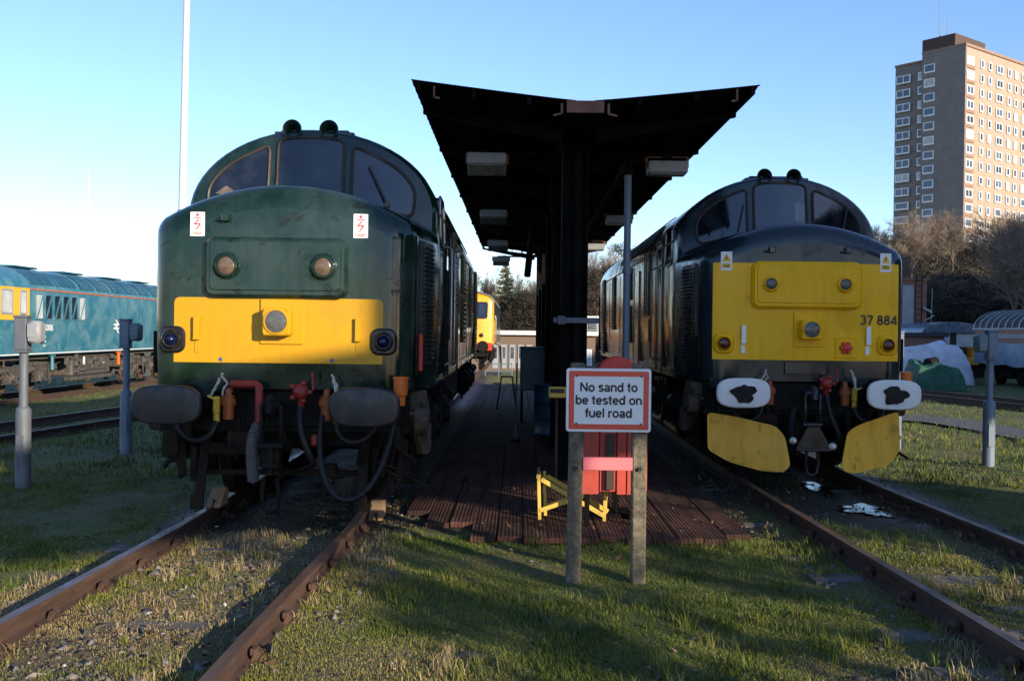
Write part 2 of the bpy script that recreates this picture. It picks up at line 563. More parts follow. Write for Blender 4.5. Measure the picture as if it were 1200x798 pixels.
M['orange'] = surf('orange_fitting', (.66, .14, .015), .42, var=.25, scale=6, dirt=(.15, .06, .02), dirt_amt=.3)
M['yellowcock'] = surf('yellow_cock', (.55, .36, .03), .5, var=.3, dirt=(.1, .07, .02), dirt_amt=.3)
M['rope'] = surf('pale_chain', (.50, .47, .40), .6, var=.3, scale=30)
M['white'] = surf('white_paint', (.78, .78, .76), .45, var=.05, dirt=(.5, .48, .42), dirt_amt=.1)
M['whitewin'] = surf('white_window_frame', (.80, .80, .78), .5, var=.04)
M['labelred'] = surf('label_red', (.62, .06, .09), .5, var=.1)
M['labelblack'] = surf('lettering_black', (.012, .012, .012), .45, var=.1)
M['labelyellow'] = surf('label_yellow', (.75, .45, .02), .5, var=.1)
M['navystar'] = surf('blue_star', (.02, .06, .26), .4, var=.1)
M['lampblue'] = surf('dark_blue_lens', (.006, .010, .04), .08, var=.1)
M['lens_amber'] = surf('dim_marker_lens', (.11, .075, .055), .16, var=.3, scale=20)
M['lens_clear'] = surf('clear_lens', (.085, .088, .09), .15, metal=.0, var=.3, scale=25)
M['lens_red'] = surf('red_lens', (.075, .012, .010), .16, var=.2)
M['rail'] = surf('rusty_rail', (.062, .034, .024), .75, var=.4, scale=5, dirt=(.03, .022, .017), dirt_amt=.4, bmp=.4, stretch=(3, .6, 3))
M['railtop'] = surf('worn_rail_head', (.13, .085, .065), .48, metal=.5, var=.3, scale=4, dirt=(.06, .032, .02), dirt_amt=.4, stretch=(3, .5, 1))
M['railchair'] = surf('rusty_chair', (.07, .036, .024), .85, var=.5, scale=10, bmp=.5)
M['sleeper'] = surf('weathered_sleeper', (.09, .087, .08), .8, var=.45, scale=4, dirt=(.05, .04, .03), dirt_amt=.5, bmp=.6, stretch=(.5, 4, 2))
M['concrete'] = surf('pitted_concrete', (.14, .12, .085), .92, var=.5, scale=30, dirt=(.065, .062, .038), dirt_amt=.55, dirt_scale=7, bmp=.9, bscale=70)
M['galv'] = surf('galvanised_grey', (.095, .11, .135), .6, metal=.05, var=.2, dirt=(.06, .065, .07), dirt_amt=.3, dirt_scale=3, stretch=(2, 2, .6))
M['postblue'] = surf('blue_grey_post', (.13, .17, .22), .55, metal=.1, var=.15, dirt=(.09, .10, .11), dirt_amt=.3, stretch=(2, 2, .6))
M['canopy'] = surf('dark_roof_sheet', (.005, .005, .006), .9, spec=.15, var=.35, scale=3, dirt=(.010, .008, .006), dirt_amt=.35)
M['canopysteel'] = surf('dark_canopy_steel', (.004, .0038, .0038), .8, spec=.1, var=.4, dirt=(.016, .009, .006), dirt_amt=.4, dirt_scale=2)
M['stripe'] = surf('orange_stripe', (.42, .13, .05), .5, var=.2)
M['rustbox'] = surf('rust_gutter', (.16, .07, .045), .8, var=.35, scale=6, dirt=(.06, .03, .02), dirt_amt=.4)
M['lampbody'] = surf('grey_lamp_body', (.24, .26, .28), .5, var=.2, dirt=(.14, .12, .10), dirt_amt=.35, dirt_scale=6)
M['lampglass'] = surf('lamp_glass', (.16, .17, .16), .25, var=.2)
M['mast'] = surf('pale_mast', (.62, .62, .60), .5, var=.05)
M['signwhite'] = surf('sign_white', (.74, .75, .76), .38, var=.03, scale=2, dirt=(.62, .62, .60), dirt_amt=.2)
M['signred'] = surf('sign_red', (.66, .075, .040), .42, var=.06)
M['redboard'] = surf('red_board', (.38, .045, .028), .6, var=.16, scale=4, dirt=(.30, .045, .03), dirt_amt=.3, stretch=(3, 3, .5))
M['pink'] = surf('pink_plank', (.60, .15, .17), .6, var=.10, scale=4, dirt=(.55, .14, .15), dirt_amt=.25, stretch=(.6, 3, 3))
M['brownpost'] = surf('brown_timber', (.045, .028, .02), .8, var=.4, stretch=(4, 4, .6))
M['trestle'] = surf('yellow_timber', (.62, .42, .07), .6, var=.15, scale=6, dirt=(.18, .12, .04), dirt_amt=.35, dirt_scale=6)
M['tarpwhite'] = surf('white_tarpaulin', (.50, .53, .59), .65, var=.18, bmp=.9, bscale=3.5)
M['tarpgreen'] = surf('green_tarpaulin', (.012, .075, .045), .75, var=.45, bmp=1.0, bscale=4)
M['tarpgrey'] = surf('grey_blue_sheet', (.20, .25, .31), .55, var=.15, bmp=.3, bscale=5)
M['coachbrown'] = surf('faded_orange_panel', (.26, .11, .055), .65, var=.25, scale=1.2, dirt=(.12, .07, .04), dirt_amt=.35, stretch=(1, 1, .4))
M['fascia'] = surf('white_fascia', (.62, .60, .55), .6, var=.12)
M['doorwhite'] = surf('shaded_white_door', (.27, .29, .31), .5, var=.08)  # white lowered to grey, putting shade into the doors
M['roofdark'] = surf('dark_felt_roof', (.035, .035, .038), .85, var=.3)
M['roofgrey'] = surf('grey_loco_roof', (.24, .24, .24), .6, var=.15)
M['bark'] = surf('bark', (.085, .062, .045), .9, var=.35, scale=8, stretch=(4, 4, .8))
M['twig'] = surf('twigs', (.165, .125, .092), .9, var=.35, scale=.35)
M['twigdark'] = surf('dark_twigs', (.075, .054, .040), .9, var=.4, scale=.3)
M['leafdark'] = surf('dark_evergreen_leaf', (.022, .036, .014), .7, var=.55, scale=.6)
M['needle'] = surf('olive_needles', (.12, .105, .045), .8, var=.4, scale=.8)
M['pine'] = surf('pine_needles', (.040, .062, .022), .8, var=.45, scale=.8)
M['brush'] = surf('shaded_brown_brush', (.035, .028, .019), .95, var=.5, scale=.6)  # darkened brown, the hillside's shade put into the colour
M['plastic_blue'] = surf('blue_drum', (.03, .08, .15), .45, var=.2)
M['cabinet'] = surf('blue_grey_cabinet', (.11, .16, .19), .5, var=.2, dirt=(.06, .07, .07), dirt_amt=.3)
M['tile'] = surf('red_roof_tiles', (.30, .09, .06), .8, var=.25)
M['stone'] = surf('ballast_stone', (.20, .175, .155), .9, var=.5, scale=3, bmp=.4)
M['paper'] = surf('pale_paper', (.55, .48, .33), .6)

def glass_mat(name, col=(.005, .007, .012), rough=.03):
    m, nt, b = new_mat(name)
    v = coords(nt)
    n1 = noise(nt, v, 3.5, 6, .6)
    c = mix(nt, ramp(nt, n1, [(.45, 0.0), (.8, 1.0)]), col, tuple(x * 2.2 + .018 for x in col))
    nt.links.new(c, b.inputs['Base Color'])
    nt.links.new(ramp(nt, n1, [(.4, rough), (.75, rough + .12)]), b.inputs['Roughness'])
    b.inputs['IOR'].default_value = 1.7
    return m
M['glass'] = glass_mat('window_glass')
M['winglass'] = glass_mat('flat_window_glass', (.05, .07, .10), .05)
M['palewin'] = surf('pale_blind', (.45, .47, .48), .4, var=.25, scale=2)

def brick_mat(name, c1, c2, mortar, scale=1.0, bw=.22, bh=.075, rough=.9):
    m, nt, b = new_mat(name)
    tc = nt.nodes.new('ShaderNodeTexCoord')
    sp = nt.nodes.new('ShaderNodeSeparateXYZ'); nt.links.new(tc.outputs['Object'], sp.inputs[0])
    cb = nt.nodes.new('ShaderNodeCombineXYZ')
    nt.links.new(math_n(nt, 'ADD', sp.outputs[0], sp.outputs[1]), cb.inputs[0]); nt.links.new(sp.outputs[2], cb.inputs[1])
    br = nt.nodes.new('ShaderNodeTexBrick')
    br.inputs['Color1'].default_value = (*c1, 1); br.inputs['Color2'].default_value = (*c2, 1); br.inputs['Mortar'].default_value = (*mortar, 1)
    br.inputs['Scale'].default_value = scale; br.inputs['Brick Width'].default_value = bw; br.inputs['Row Height'].default_value = bh
    br.inputs['Mortar Size'].default_value = .008
    nt.links.new(cb.outputs[0], br.inputs['Vector'])
    n1 = noise(nt, tc.outputs['Object'], .5, 5)
    c = mix(nt, ramp(nt, n1, [(.35, 0.0), (.7, .45)]), br.outputs[0], tuple(x * .6 for x in c1))
    nt.links.new(c, b.inputs['Base Color']); b.inputs['Roughness'].default_value = rough
    return m
M['brick'] = brick_mat('red_brick', (.26, .10, .065), (.20, .085, .06), (.22, .19, .16))
M['brickbrown'] = brick_mat('brown_brick', (.17, .11, .075), (.14, .09, .065), (.18, .16, .14))
M['towerdark'] = brick_mat('tower_shade_face', (.25, .215, .195), (.215, .185, .17), (.20, .175, .16), 1, 1.2, .45)  # darker tone for the tower's shaded faces, shade in the colour
M['towerlight'] = brick_mat('tower_sun_face', (.36, .285, .225), (.34, .27, .21), (.30, .24, .19), 1, 1.6, 2.7)  # paler tone for the tower's sunlit face, sunlight in the colour
M['towerband'] = surf('tower_red_band', (.26, .17, .125), .9, var=.15)
M['towertop'] = surf('tower_plant_room', (.070, .045, .038), .8, var=.2)

def ground_mat():
    m, nt, b = new_mat('rough_ground')
    v = coords(nt)
    a = nt.nodes.new('ShaderNodeAttribute'); a.attribute_name = 'bed'
    d = nt.nodes.new('ShaderNodeAttribute'); d.attribute_name = 'oil'
    n1 = noise(nt, v, .55, 6, .6, .3)
    n2 = noise(nt, v, 3.5, 8, .68, .2)
    n3 = noise(nt, v, 28, 6, .7)
    green = mix(nt, ramp(nt, n2, [(.35, 0.0), (.65, 1.0)]), (.055, .078, .015), (.135, .148, .028))
    straw = mix(nt, ramp(nt, n3, [(.35, 0.0), (.65, 1.0)]), (.075, .058, .030), (.17, .135, .070))
    dirt = mix(nt, ramp(nt, n3, [(.3, 0.0), (.7, 1.0)]), (.032, .025, .018), (.12, .098, .080))
    c = mix(nt, ramp(nt, n1, [(.45, 0.0), (.62, .75)]), green, straw)
    bare = ramp(nt, n2, [(.55, 0.0), (.66, 1.0)])
    c = mix(nt, math_n(nt, 'MULTIPLY', bare, .8), c, dirt)
    bed = mix(nt, ramp(nt, n2, [(.40, 0.0), (.62, .8)]), dirt, straw)
    c = mix(nt, math_n(nt, 'MULTIPLY', a.outputs['Fac'], .85), c, bed)
    c = mix(nt, d.outputs['Fac'], c, (.010, .008, .007))
    nt.links.new(c, b.inputs['Base Color'])
    rr = math_n(nt, 'SUBTRACT', .95, math_n(nt, 'MULTIPLY', d.outputs['Fac'], .45))
    nt.links.new(rr, b.inputs['Roughness'])
    bump(nt, b, math_n(nt, 'ADD', math_n(nt, 'MULTIPLY', n3, .5), n2), 1.0, .05)
    return m
M['ground'] = ground_mat()

def grass_mat():
    m, nt, b = new_mat('grass_blades')
    a = nt.nodes.new('ShaderNodeAttribute'); a.attribute_name = 'tint'
    c = ramp(nt, a.outputs['Fac'], [(0.0, (.038, .062, .010)), (.35, (.098, .130, .019)), (.62, (.17, .172, .032)), (.80, (.22, .175, .075)), (1.0, (.34, .26, .15))])
    nt.links.new(c, b.inputs['Base Color']); b.inputs['Roughness'].default_value = .6
    b.inputs['Specular IOR Level'].default_value = .25
    return m
M['grass'] = grass_mat()
def leaf_mat():
    m, nt, b = new_mat('fallen_leaf')
    a = nt.nodes.new('ShaderNodeAttribute'); a.attribute_name = 'tint'
    c = ramp(nt, a.outputs['Fac'], [(0.0, (.040, .022, .012)), (.5, (.11, .055, .025)), (1.0, (.21, .125, .065))])
    nt.links.new(c, b.inputs['Base Color']); b.inputs['Roughness'].default_value = .7
    return m
M['leaf'] = leaf_mat()
def chip_mat():
    m, nt, b = new_mat('stone_chip')
    a = nt.nodes.new('ShaderNodeAttribute'); a.attribute_name = 'tint'
    c = ramp(nt, a.outputs['Fac'], [(0.0, (.035, .028, .024)), (.6, (.13, .11, .10)), (.93, (.24, .21, .19)), (1.0, (.42, .42, .43))])
    nt.links.new(c, b.inputs['Base Color']); b.inputs['Roughness'].default_value = .9
    return m
M['chip'] = chip_mat()

def plank_mat():
    m, nt, b = new_mat('ribbed_walkway_boards')
    v = coords(nt)
    vs = coords(nt, (6, .5, 3))
    w = nt.nodes.new('ShaderNodeTexWave'); w.wave_type = 'BANDS'; w.bands_direction = 'X'
    w.inputs['Scale'].default_value = 9.0; w.inputs['Distortion'].default_value = .15
    nt.links.new(v, w.inputs['Vector'])
    n1 = noise(nt, vs, 2.2, 6, .65)
    n2 = noise(nt, v, 1.3, 5, .6, .3)
    c = mix(nt, ramp(nt, n1, [(.3, 0.0), (.7, 1.0)]), (.030, .015, .012), (.105, .052, .038))
    c = mix(nt, ramp(nt, n2, [(.45, 0.0), (.7, .8)]), c, (.018, .013, .011))
    nt.links.new(c, b.inputs['Base Color']); b.inputs['Roughness'].default_value = .85; b.inputs['Specular IOR Level'].default_value = .15
    bump(nt, b, math_n(nt, 'ADD', w.outputs['Fac'], math_n(nt, 'MULTIPLY', n1, .6)), .7, .006)
    return m
M['plank'] = plank_mat()
def asphalt():
    return surf('asphalt', (.075, .075, .078), .9, var=.25, scale=2, bmp=.4, bscale=60)
M['asphalt'] = asphalt()
def water_mat():
    m, nt, b = new_mat('puddle_water')
    b.inputs['Base Color'].default_value = (.012, .010, .009, 1)
    b.inputs['Roughness'].default_value = .03
    v = coords(nt)
    bump(nt, b, noise(nt, v, 14, 3), .22, .01)
    return m
M['water'] = water_mat()
# ------------------------------------------------------------------ ground
def sst(t):
    t = np.clip(t, 0, 1); return t * t * (3 - 2 * t)

def gz(x, y):
    x = np.asarray(x, float); y = np.asarray(y, float)
    z = -0.50 * sst((-x - 6.5) / 6.5) * sst((y - 10) / 14)
    z = z - 1.3 * sst((y - 42) / 18) * sst((14 - x) / 8) * sst((x + 15) / 5)
    hill = sst((y - 58) / 60) * sst((x - 14) / 22)
    z = z + 10.0 * hill
    z = z + 7.0 * sst((y - 120) / 90) * sst((x + 40) / 60)
    z = z + 22.0 * sst((x - 38) / 22) * sst((62 - y) / 18) * sst((y + 25) / 18)  # ridge raised out of view to shade the right-hand slope
    return z

TL = [(-2.33, -6.0), (-2.27, 6.0), (-2.21, 9.0), (-2.39, 27.0), (-2.38, 36.0), (-2.38, 62.0)]      # centre lines of the two loco roads
TR = [(3.80, -6.0), (3.62, 6.0), (3.47, 11.8), (3.47 + .007 * 21, 33.0), (3.47 + .007 * 37, 49.0)]
def line_x(line, y):
    return np.interp(y, [p[1] for p in line], [p[0] for p in line])

def bed_mask(x, y):
    m = np.zeros_like(x)
    for L in (TL, TR):
        m = np.maximum(m, sst((1.45 - np.abs(x - line_x(L, y))) / .35) * (.95 if L is TL else .45))
    g = np.exp(-(((x + .9) / .75) ** 2 + ((y - 5.7) / .8) ** 2)) + .9 * np.exp(-(((x - 2.1) / .8) ** 2 + ((y - 5.6) / .6) ** 2))
    return np.clip(np.maximum(m, g), 0, 1)

def oil_mask(x, y):
    l = sst((1.3 - np.abs(x - line_x(TL, y))) / .3) * sst((y - 9.0) / .6)
    r = sst((1.6 - np.abs(x - line_x(TR, y))) / .4) * sst((y - 9.3 + .5 * (x - 3.5)) / 1.4)
    p = sst((x + 1.3) / .3) * sst((2.6 - x) / .3) * sst((y - 9.4) / .4) * sst((34 - y) / 2)
    return np.clip(np.maximum(np.maximum(l, r), p), 0, 1) * .92

def micro(x, y):
    b = bed_mask(x, y)
    far = sst((40 - y) / 20)
    return far * ((fbm(x, y, 1.6, 3) - .5) * .09 * (1 - b * .5) + (fbm(x, y, .3, 5) - .5) * .045) - .02 + .022 * b

def gtop(x, y):
    return gz(x, y) + micro(np.asarray(x, float), np.asarray(y, float))

ax = np.concatenate([[-900, -500, -300, -200, -140, -100, -75, -58, -46, -38, -32, -27, -23, -20, -17.5, -15.5, -14], np.arange(-12.8, 12.9, .12), [14, 15.5, 17.5, 20, 23, 27, 32, 38, 46, 58, 75, 100, 140, 200, 300, 500, 900]])
ay = np.concatenate([[-120, -80, -50, -30, -15, -5, 0, 3], np.arange(4.4, 20, .12), np.arange(20.2, 34, .4), [35, 37, 40, 43, 47, 52, 58, 65, 72, 80, 88, 97, 107, 120, 135, 150, 170, 200, 240, 300, 400, 600, 900, 1400]])
GX, GY = np.meshgrid(ax, ay)
gx, gy = GX.ravel(), GY.ravel()
gzv = gtop(gx, gy)
nx, ny = len(ax), len(ay)
ii = (np.arange(ny - 1)[:, None] * nx + np.arange(nx - 1)[None, :]).ravel()
quads = np.stack([ii, ii + 1, ii + nx + 1, ii + nx], 1)
ground = raw_mesh('ground', np.stack([gx, gy, gzv], 1), quads, M['ground'], {'bed': bed_mask(gx, gy), 'oil': oil_mask(gx, gy)}, smooth=True)
tag(ground, kind='structure')

def G(px, py, z=0.0):
    """point of the horizontal plane z seen at a photograph pixel"""
    o = CAM_M.translation; q = P(px, py, 1.0) - o
    return o + q * ((z - o.z) / q.z)

# ------------------------------------------------------------------ tracks
RAILP = [(-.035, .15), (-.036, .118), (-.010, .105), (-.010, .03), (-.06, .014), (-.06, -.03), (.06, -.03), (.06, .014), (.010, .03), (.010, .105), (.036, .118), (.035, .15)]
def rail_mesh(line, off, z0, parent):
    mb = MB(); secs = []
    for i, p in enumerate(line):
        a = Vector(line[max(i - 1, 0)]); b = Vector(line[min(i + 1, len(line) - 1)])
        d = (b - a).normalized(); n = Vector((d.y, -d.x))
        zz = z0[i] if isinstance(z0, (list, tuple)) else z0
        secs.append([(p[0] + n.x * (off + u), p[1] + n.y * (off + u), zz + v) for u, v in RAILP])
    n = len(RAILP)
    mb.loft(secs, closed=True, cap0=True, cap1=True)
    for i in range(len(mb.f)):
        f = mb.f[i]
        if len(f) == 4 and set(k % n for k in f) == {0, n - 1}: mb.mi[i] = 1
    return mb.build('rail', [M['rail'], M['railtop']], parent, smooth=25)

def resample(line, step):
    out = [line[0]]
    for a, b in zip(line, line[1:]):
        L = math.hypot(b[0] - a[0], b[1] - a[1]); k = max(1, int(L / step))
        for i in range(1, k + 1):
            t = i / k; out.append((a[0] + (b[0] - a[0]) * t, a[1] + (b[1] - a[1]) * t))
    return out

def sleeper_mesh(seed, w=2.5, d=.25):
    rnd = random.Random(seed); mb = MB()
    secs = []
    for i in range(9):
        x = -w / 2 + w * i / 8
        j = lambda s: rnd.uniform(-s, s)
        secs.append([(x + j(.01), -d / 2 + j(.02), -.10), (x, -d / 2 + j(.02), .012 + j(.014)), (x, j(.03), .022 + j(.012)), (x, d / 2 + j(.02), .012 + j(.014)), (x, d / 2 + j(.02), -.10)])
    mb.loft(secs, closed=True, cap0=True, cap1=True)
    return mb

def chair_mb():
    mb = MB()
    mb.box((0, 0, .012), (.30, .17, .03), bev=.008)
    for s in (-1, 1):
        mb.box((s * .075, 0, .055), (.05, .11, .09), rot=(0, s * .35, 0), bev=.008)
        mb.cyl((s * .115, .045, .02), (s * .115, .045, .05), .018, n=8)
        mb.cyl((s * .115, -.045, .02), (s * .115, -.045, .05), .018, n=8)
    mb.box((.062, 0, .09), (.05, .10, .045), bev=.006)
    return mb

def make_track(line, label, y_chairs=0, sleepers=True, seed=1):
    t = empty('railway_track', (0, 0, 0), 0, label, 'railway track', 'railway tracks of the yard')
    ln = resample(line, 1.5)
    for s in (-1, 1):
        rail_mesh([p for p in ln], s * .7525, 0.0, t)
    if sleepers:
        y = 4.3; k = 0
        first_c = None
        while y < 34:
            x = float(line_x(line, y))
            if y < 12.5:
                o = sleeper_mesh(seed * 100 + k).build('sleeper', M['sleeper'], t, smooth=0)
                o.location = (x, y, -.034 + .014 * math.sin(k * 2.3 + seed)); o.rotation_euler = (0, 0, random.Random(k).uniform(-.015, .015))
            if y < y_chairs:
                for s in (-1, 1):
                    if first_c is None:
                        c = chair_mb().build('rail_chair', M['railchair'], t, smooth=30); first_c = c
                    else:
                        c = first_c.copy(); COL.objects.link(c); _kids[t.name].append(c)
                    c.parent = t
                    c.location = (x + s * .7525, y, -.012); c.rotation_euler = (0, 0, 0 if s > 0 else PI); c.scale = (.78, .85, .85)
            y += .74; k += 1
    return t
make_track(TL, 'rusty railway track with dry grass between its rails under the green locomotive', 13, seed=1)
make_track(TR, 'rusty railway track with dark oily puddles under the yellow fronted locomotive', 13, seed=2)

def far_track(pa, pb, label, z, ext=(30, 30)):
    a = Vector(pa[:2]); b = Vector(pb[:2]); d = (b - a).normalized()
    ln = [tuple(a - d * ext[0]), tuple(b + d * ext[1])]
    t = empty('railway_track', (0, 0, 0), 0, label, 'railway track', 'railway tracks of the yard')
    ln = resample(ln, 3)
    zz = [z - .12 for p in ln]
    for s in (-1, 1): rail_mesh(ln, s * .7525, zz, t)
    mb = MB()
    return t
# ------------------------------------------------------------------ second road left of the green loco, the blue loco's road, the road on the right
_a = G(0, 513, -.1); _b = G(143, 491, -.1)
far_track(_a, _b, 'dark empty railway track crossing the grass behind the grey posts on the left', .03, (12, 30))
far_track((-16.1, 20), (-16.1, 50), 'rusty railway track under the blue locomotive', -.38, (10, 40))
_a = G(1085, 462, .1); _b = G(1200, 474, .1)
far_track(_a, _b, 'railway track crossing the grass in front of the tarpaulin covered wagon', .14, (24, 26))

# asphalt path on the right
mb = MB()
pth = [G(x, y, .0) for x, y in ((1000, 483), (1085, 488), (1140, 494), (1200, 505), (1290, 522))]
pth2 = [G(x, y, .0) for x, y in ((1000, 490), (1085, 496), (1140, 505), (1200, 518), (1290, 542))]
mb.loft([[(p.x, p.y, float(gz(p.x, p.y)) + .030) for p in pth], [(p.x, p.y, float(gz(p.x, p.y)) + .030) for p in pth2]])
tag(mb.build('path', M['asphalt']), kind='structure')

# ------------------------------------------------------------------ board walkway between the roads
rnd = random.Random(4)
mb = MB()
x = -1.10
while x < 2.02:
    w = .232
    y0 = 9.12 + rnd.uniform(-.05, .06)
    if x < -.9: y0 = 10.35
    elif x < -.62: y0 = 9.75
    if x > 1.75: y0 = 9.35
    seg = y0
    while seg < 33:
        L = rnd.choice((3.2, 4.0, 4.6))
        if seg == y0: L = rnd.uniform(2.2, 4.2)
        z = .055 + rnd.uniform(-.005, .005)
        mb.box((x + w / 2 + rnd.uniform(-.004, .004), seg + L / 2, z - .025), (w - .006, L - .006, .055), rot=(rnd.uniform(-.002, .002), rnd.uniform(-.02, .02), rnd.uniform(-.0015, .0015)), bev=.005)
        seg += L
    x += w
tag(mb.build('walkway', M['plank'], smooth=30), kind='structure')
# long timber edges with gaps
# ------------------------------------------------------------------ puddles on the right-hand road
def puddle(cx, cy, rx, ry, seed):
    rnd = random.Random(seed); mb = MB(); n = 40
    ph = [rnd.uniform(0, 6.28) for _ in range(5)]
    pts = []
    for k in range(n):
        a = 2 * PI * k / n
        r = 1 + .30 * math.sin(5 * a + ph[3]) + .22 * math.sin(2 * a + ph[0]) + .18 * math.sin(3 * a + ph[1]) + .12 * math.sin(7 * a + ph[2]) + .07 * math.sin(11 * a + ph[3])
        pts.append((cx + rx * r * math.cos(a), cy + ry * r * math.sin(a), .018))
    mb.add(pts, [tuple(range(n))])
    return tag(mb.build('puddle', M['water'], smooth=0), kind='structure')
for px, py, rx, ry, sd in ((960, 573, .13, .30, 1), (972, 580, .07, .12, 11), (1012, 597, .20, .26, 2), (1032, 604, .12, .14, 12), (990, 600, .07, .10, 13), (912, 551, .09, .40, 3), (948, 567, .05, .12, 4)):
    g = G(px, py, .0); puddle(g.x, g.y, rx, ry, sd)

# ------------------------------------------------------------------ canopy over the walkway
can = empty('butterfly_canopy', (.69, 12.8, .07), 0, 'dark butterfly roof canopy on central columns between the two locomotives', 'canopy')
CX, CY, CZ = .69, 12.8, .07
Y0, Y1 = 11.0, 32.3
def wing(s):
    mb = MB(); secs = []
    ny_ = 220; nx_ = 10
    xi, zi = .10, 4.375
    xo, zo = 1.87, 4.58
    def pt(u, v, dz):
        y = Y0 + (Y1 - Y0) * v
        z = zi + (zo - zi) * (u ** 1.08) + .010 * math.sin(y * 2 * PI / .29) + dz + .02 * math.sin(y * .37 + s) * u
        return (s * (xi + (xo - xi) * u), y - CY, z - CZ)
    for i in range(ny_ + 1):
        v = i / ny_
        secs.append([pt(k / nx_, v, 0) for k in range(nx_ + 1)] + [pt(k / nx_, v, -.012) for k in range(nx_, -1, -1)])
    mb.loft(secs, closed=True, cap0=True, cap1=True)
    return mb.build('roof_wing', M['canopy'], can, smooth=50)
wing(-1); wing(1)
mb = MB()
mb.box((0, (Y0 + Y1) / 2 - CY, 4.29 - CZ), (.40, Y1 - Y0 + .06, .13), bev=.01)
gt_ = mb.build('valley_gutter', M['canopysteel'], can)
mb = MB(); mb.box((0, Y0 - .045 - CY, 4.29 - CZ), (.40, .02, .13), bev=.004); mb.build('gutter_end', M['rustbox'], gt_)
for s in (-1, 1):
    for u in (.28, .62, .96):
        mb = MB()
        x = s * (.10 + 1.77 * u); z = 4.375 + .205 * u - .065
        mb.box((x, (Y0 + Y1) / 2 - CY, z - CZ), (.05, Y1 - Y0 - .05, .085))
        mb.build('purlin', M['canopysteel'], can)
for k in range(9):
    y = Y0 + 1.1 + k * 2.5
    for s in (-1, 1):
        mb = MB()
        a = Vector((s * .20, y - CY, 4.20 - CZ)); b = Vector((s * 1.84, y - CY, 4.46 - CZ))
        vs = []
        for p, h in ((a, .17), (b, .05)):
            for sy in (-1, 1):
                vs += [(p.x, p.y + sy * .035, p.z + h / 2), (p.x, p.y + sy * .035, p.z - h / 2)]
        mb.add(vs, [(0, 1, 3, 2), (4, 6, 7, 5), (0, 4, 5, 1), (2, 3, 7, 6), (0, 2, 6, 4), (1, 5, 7, 3)])
        mb.build('rafter', M['canopysteel'], can)
for s in (-1, 1):       # small end brackets of angle iron
    mb = MB()
    mb.bar((s * 1.62, Y0 - .02 - CY, 4.50 - CZ), (s * 1.62, Y0 - .02 - CY, 4.38 - CZ), .02)
    mb.bar((s * 1.62, Y0 - .02 - CY, 4.38 - CZ), (s * 1.56, Y0 - .02 - CY, 4.37 - CZ), .02)
    mb.bar((s * .25, Y0 - .02 - CY, 4.33 - CZ), (s * .25, Y0 - .02 - CY, 4.22 - CZ), .025)
    mb.bar((s * .25, Y0 - .02 - CY, 4.22 - CZ), (s * .34, Y0 - .02 - CY, 4.20 - CZ), .02)
    mb.build('end_bracket', M['rustbox'], can)
for k, y in enumerate((12.8, 16.3, 19.8, 23.3, 26.8, 30.3)):
    mb = MB()
    for s in (-1, 1):
        mb.box((s * .15, y - CY, 2.1), (.03, .24, 4.22), bev=.004)
    mb.box((0, y - CY, 2.1), (.28, .10, 4.2))
    mb.box((0, y - CY, .03), (.42, .42, .05), bev=.008)
    mb.box((0, y - CY, 4.10), (.36, .30, .12), bev=.01)
    for s in (-1, 1):
        for t in (-1, 1): mb.cyl((s * .17, y - CY + t * .15, .05), (s * .17, y - CY + t * .15, .10), .02, n=6)
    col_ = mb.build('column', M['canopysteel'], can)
    mb = MB()
    mb.tube([(.03, y - .11 - CY, 4.1), (.03, y - .11 - CY, .1)], .055, n=12)
    for zz in (.5, 1.6, 2.9, 3.8): mb.lathe((.03, y - .11 - CY, zz), (0, 0, 1), [(.055, -.03), (.068, -.03), (.068, .03), (.055, .03)], 12)
    mb.build('downpipe', M['canopysteel'], col_)
mb = MB()
for y in (13.0, 19.2, 25.4, 31.0):
    mb = MB(); mb.tube([(-1.35, y - CY, 4.14 - CZ), (1.35, y - CY, 4.14 - CZ)], .022, n=8)
    for x in (-1.13, 1.17): mb.box((x, y - CY, 4.13 - CZ), (.10, .07, .08))
    for x in (-.9, -.3, .3, .9): mb.tube([(x, y - CY, 4.14 - CZ), (x, y - CY, 4.36 - CZ)], .012, n=6)
    mb.build('lamp_conduit', M['canopysteel'], can)
mb = MB()                              # slanting braces and hung pipes round the columns
mb.tube([(-.22, 15.6 - CY, 4.1 - CZ), (-.08, 15.4 - CY, 2.0 - CZ)], .04, n=10)
mb.build('hanging_pipe', M['canopysteel'], can); mb = MB()
mb.tube([(-.42, 21 - CY, 4.0 - CZ), (-.52, 20.5 - CY, 3.0 - CZ)], .07, n=10)
mb.build('hanging_pipe', M['canopysteel'], can)
mb = MB()
mb.box((0.02, 12.6 - CY, 1.96), (.56, .05, .07), bev=.008)
mb.box((-.16, 12.58 - CY, 1.96), (.10, .09, .11), bev=.01)
mb.build('cross_arm', M['galv'], can)

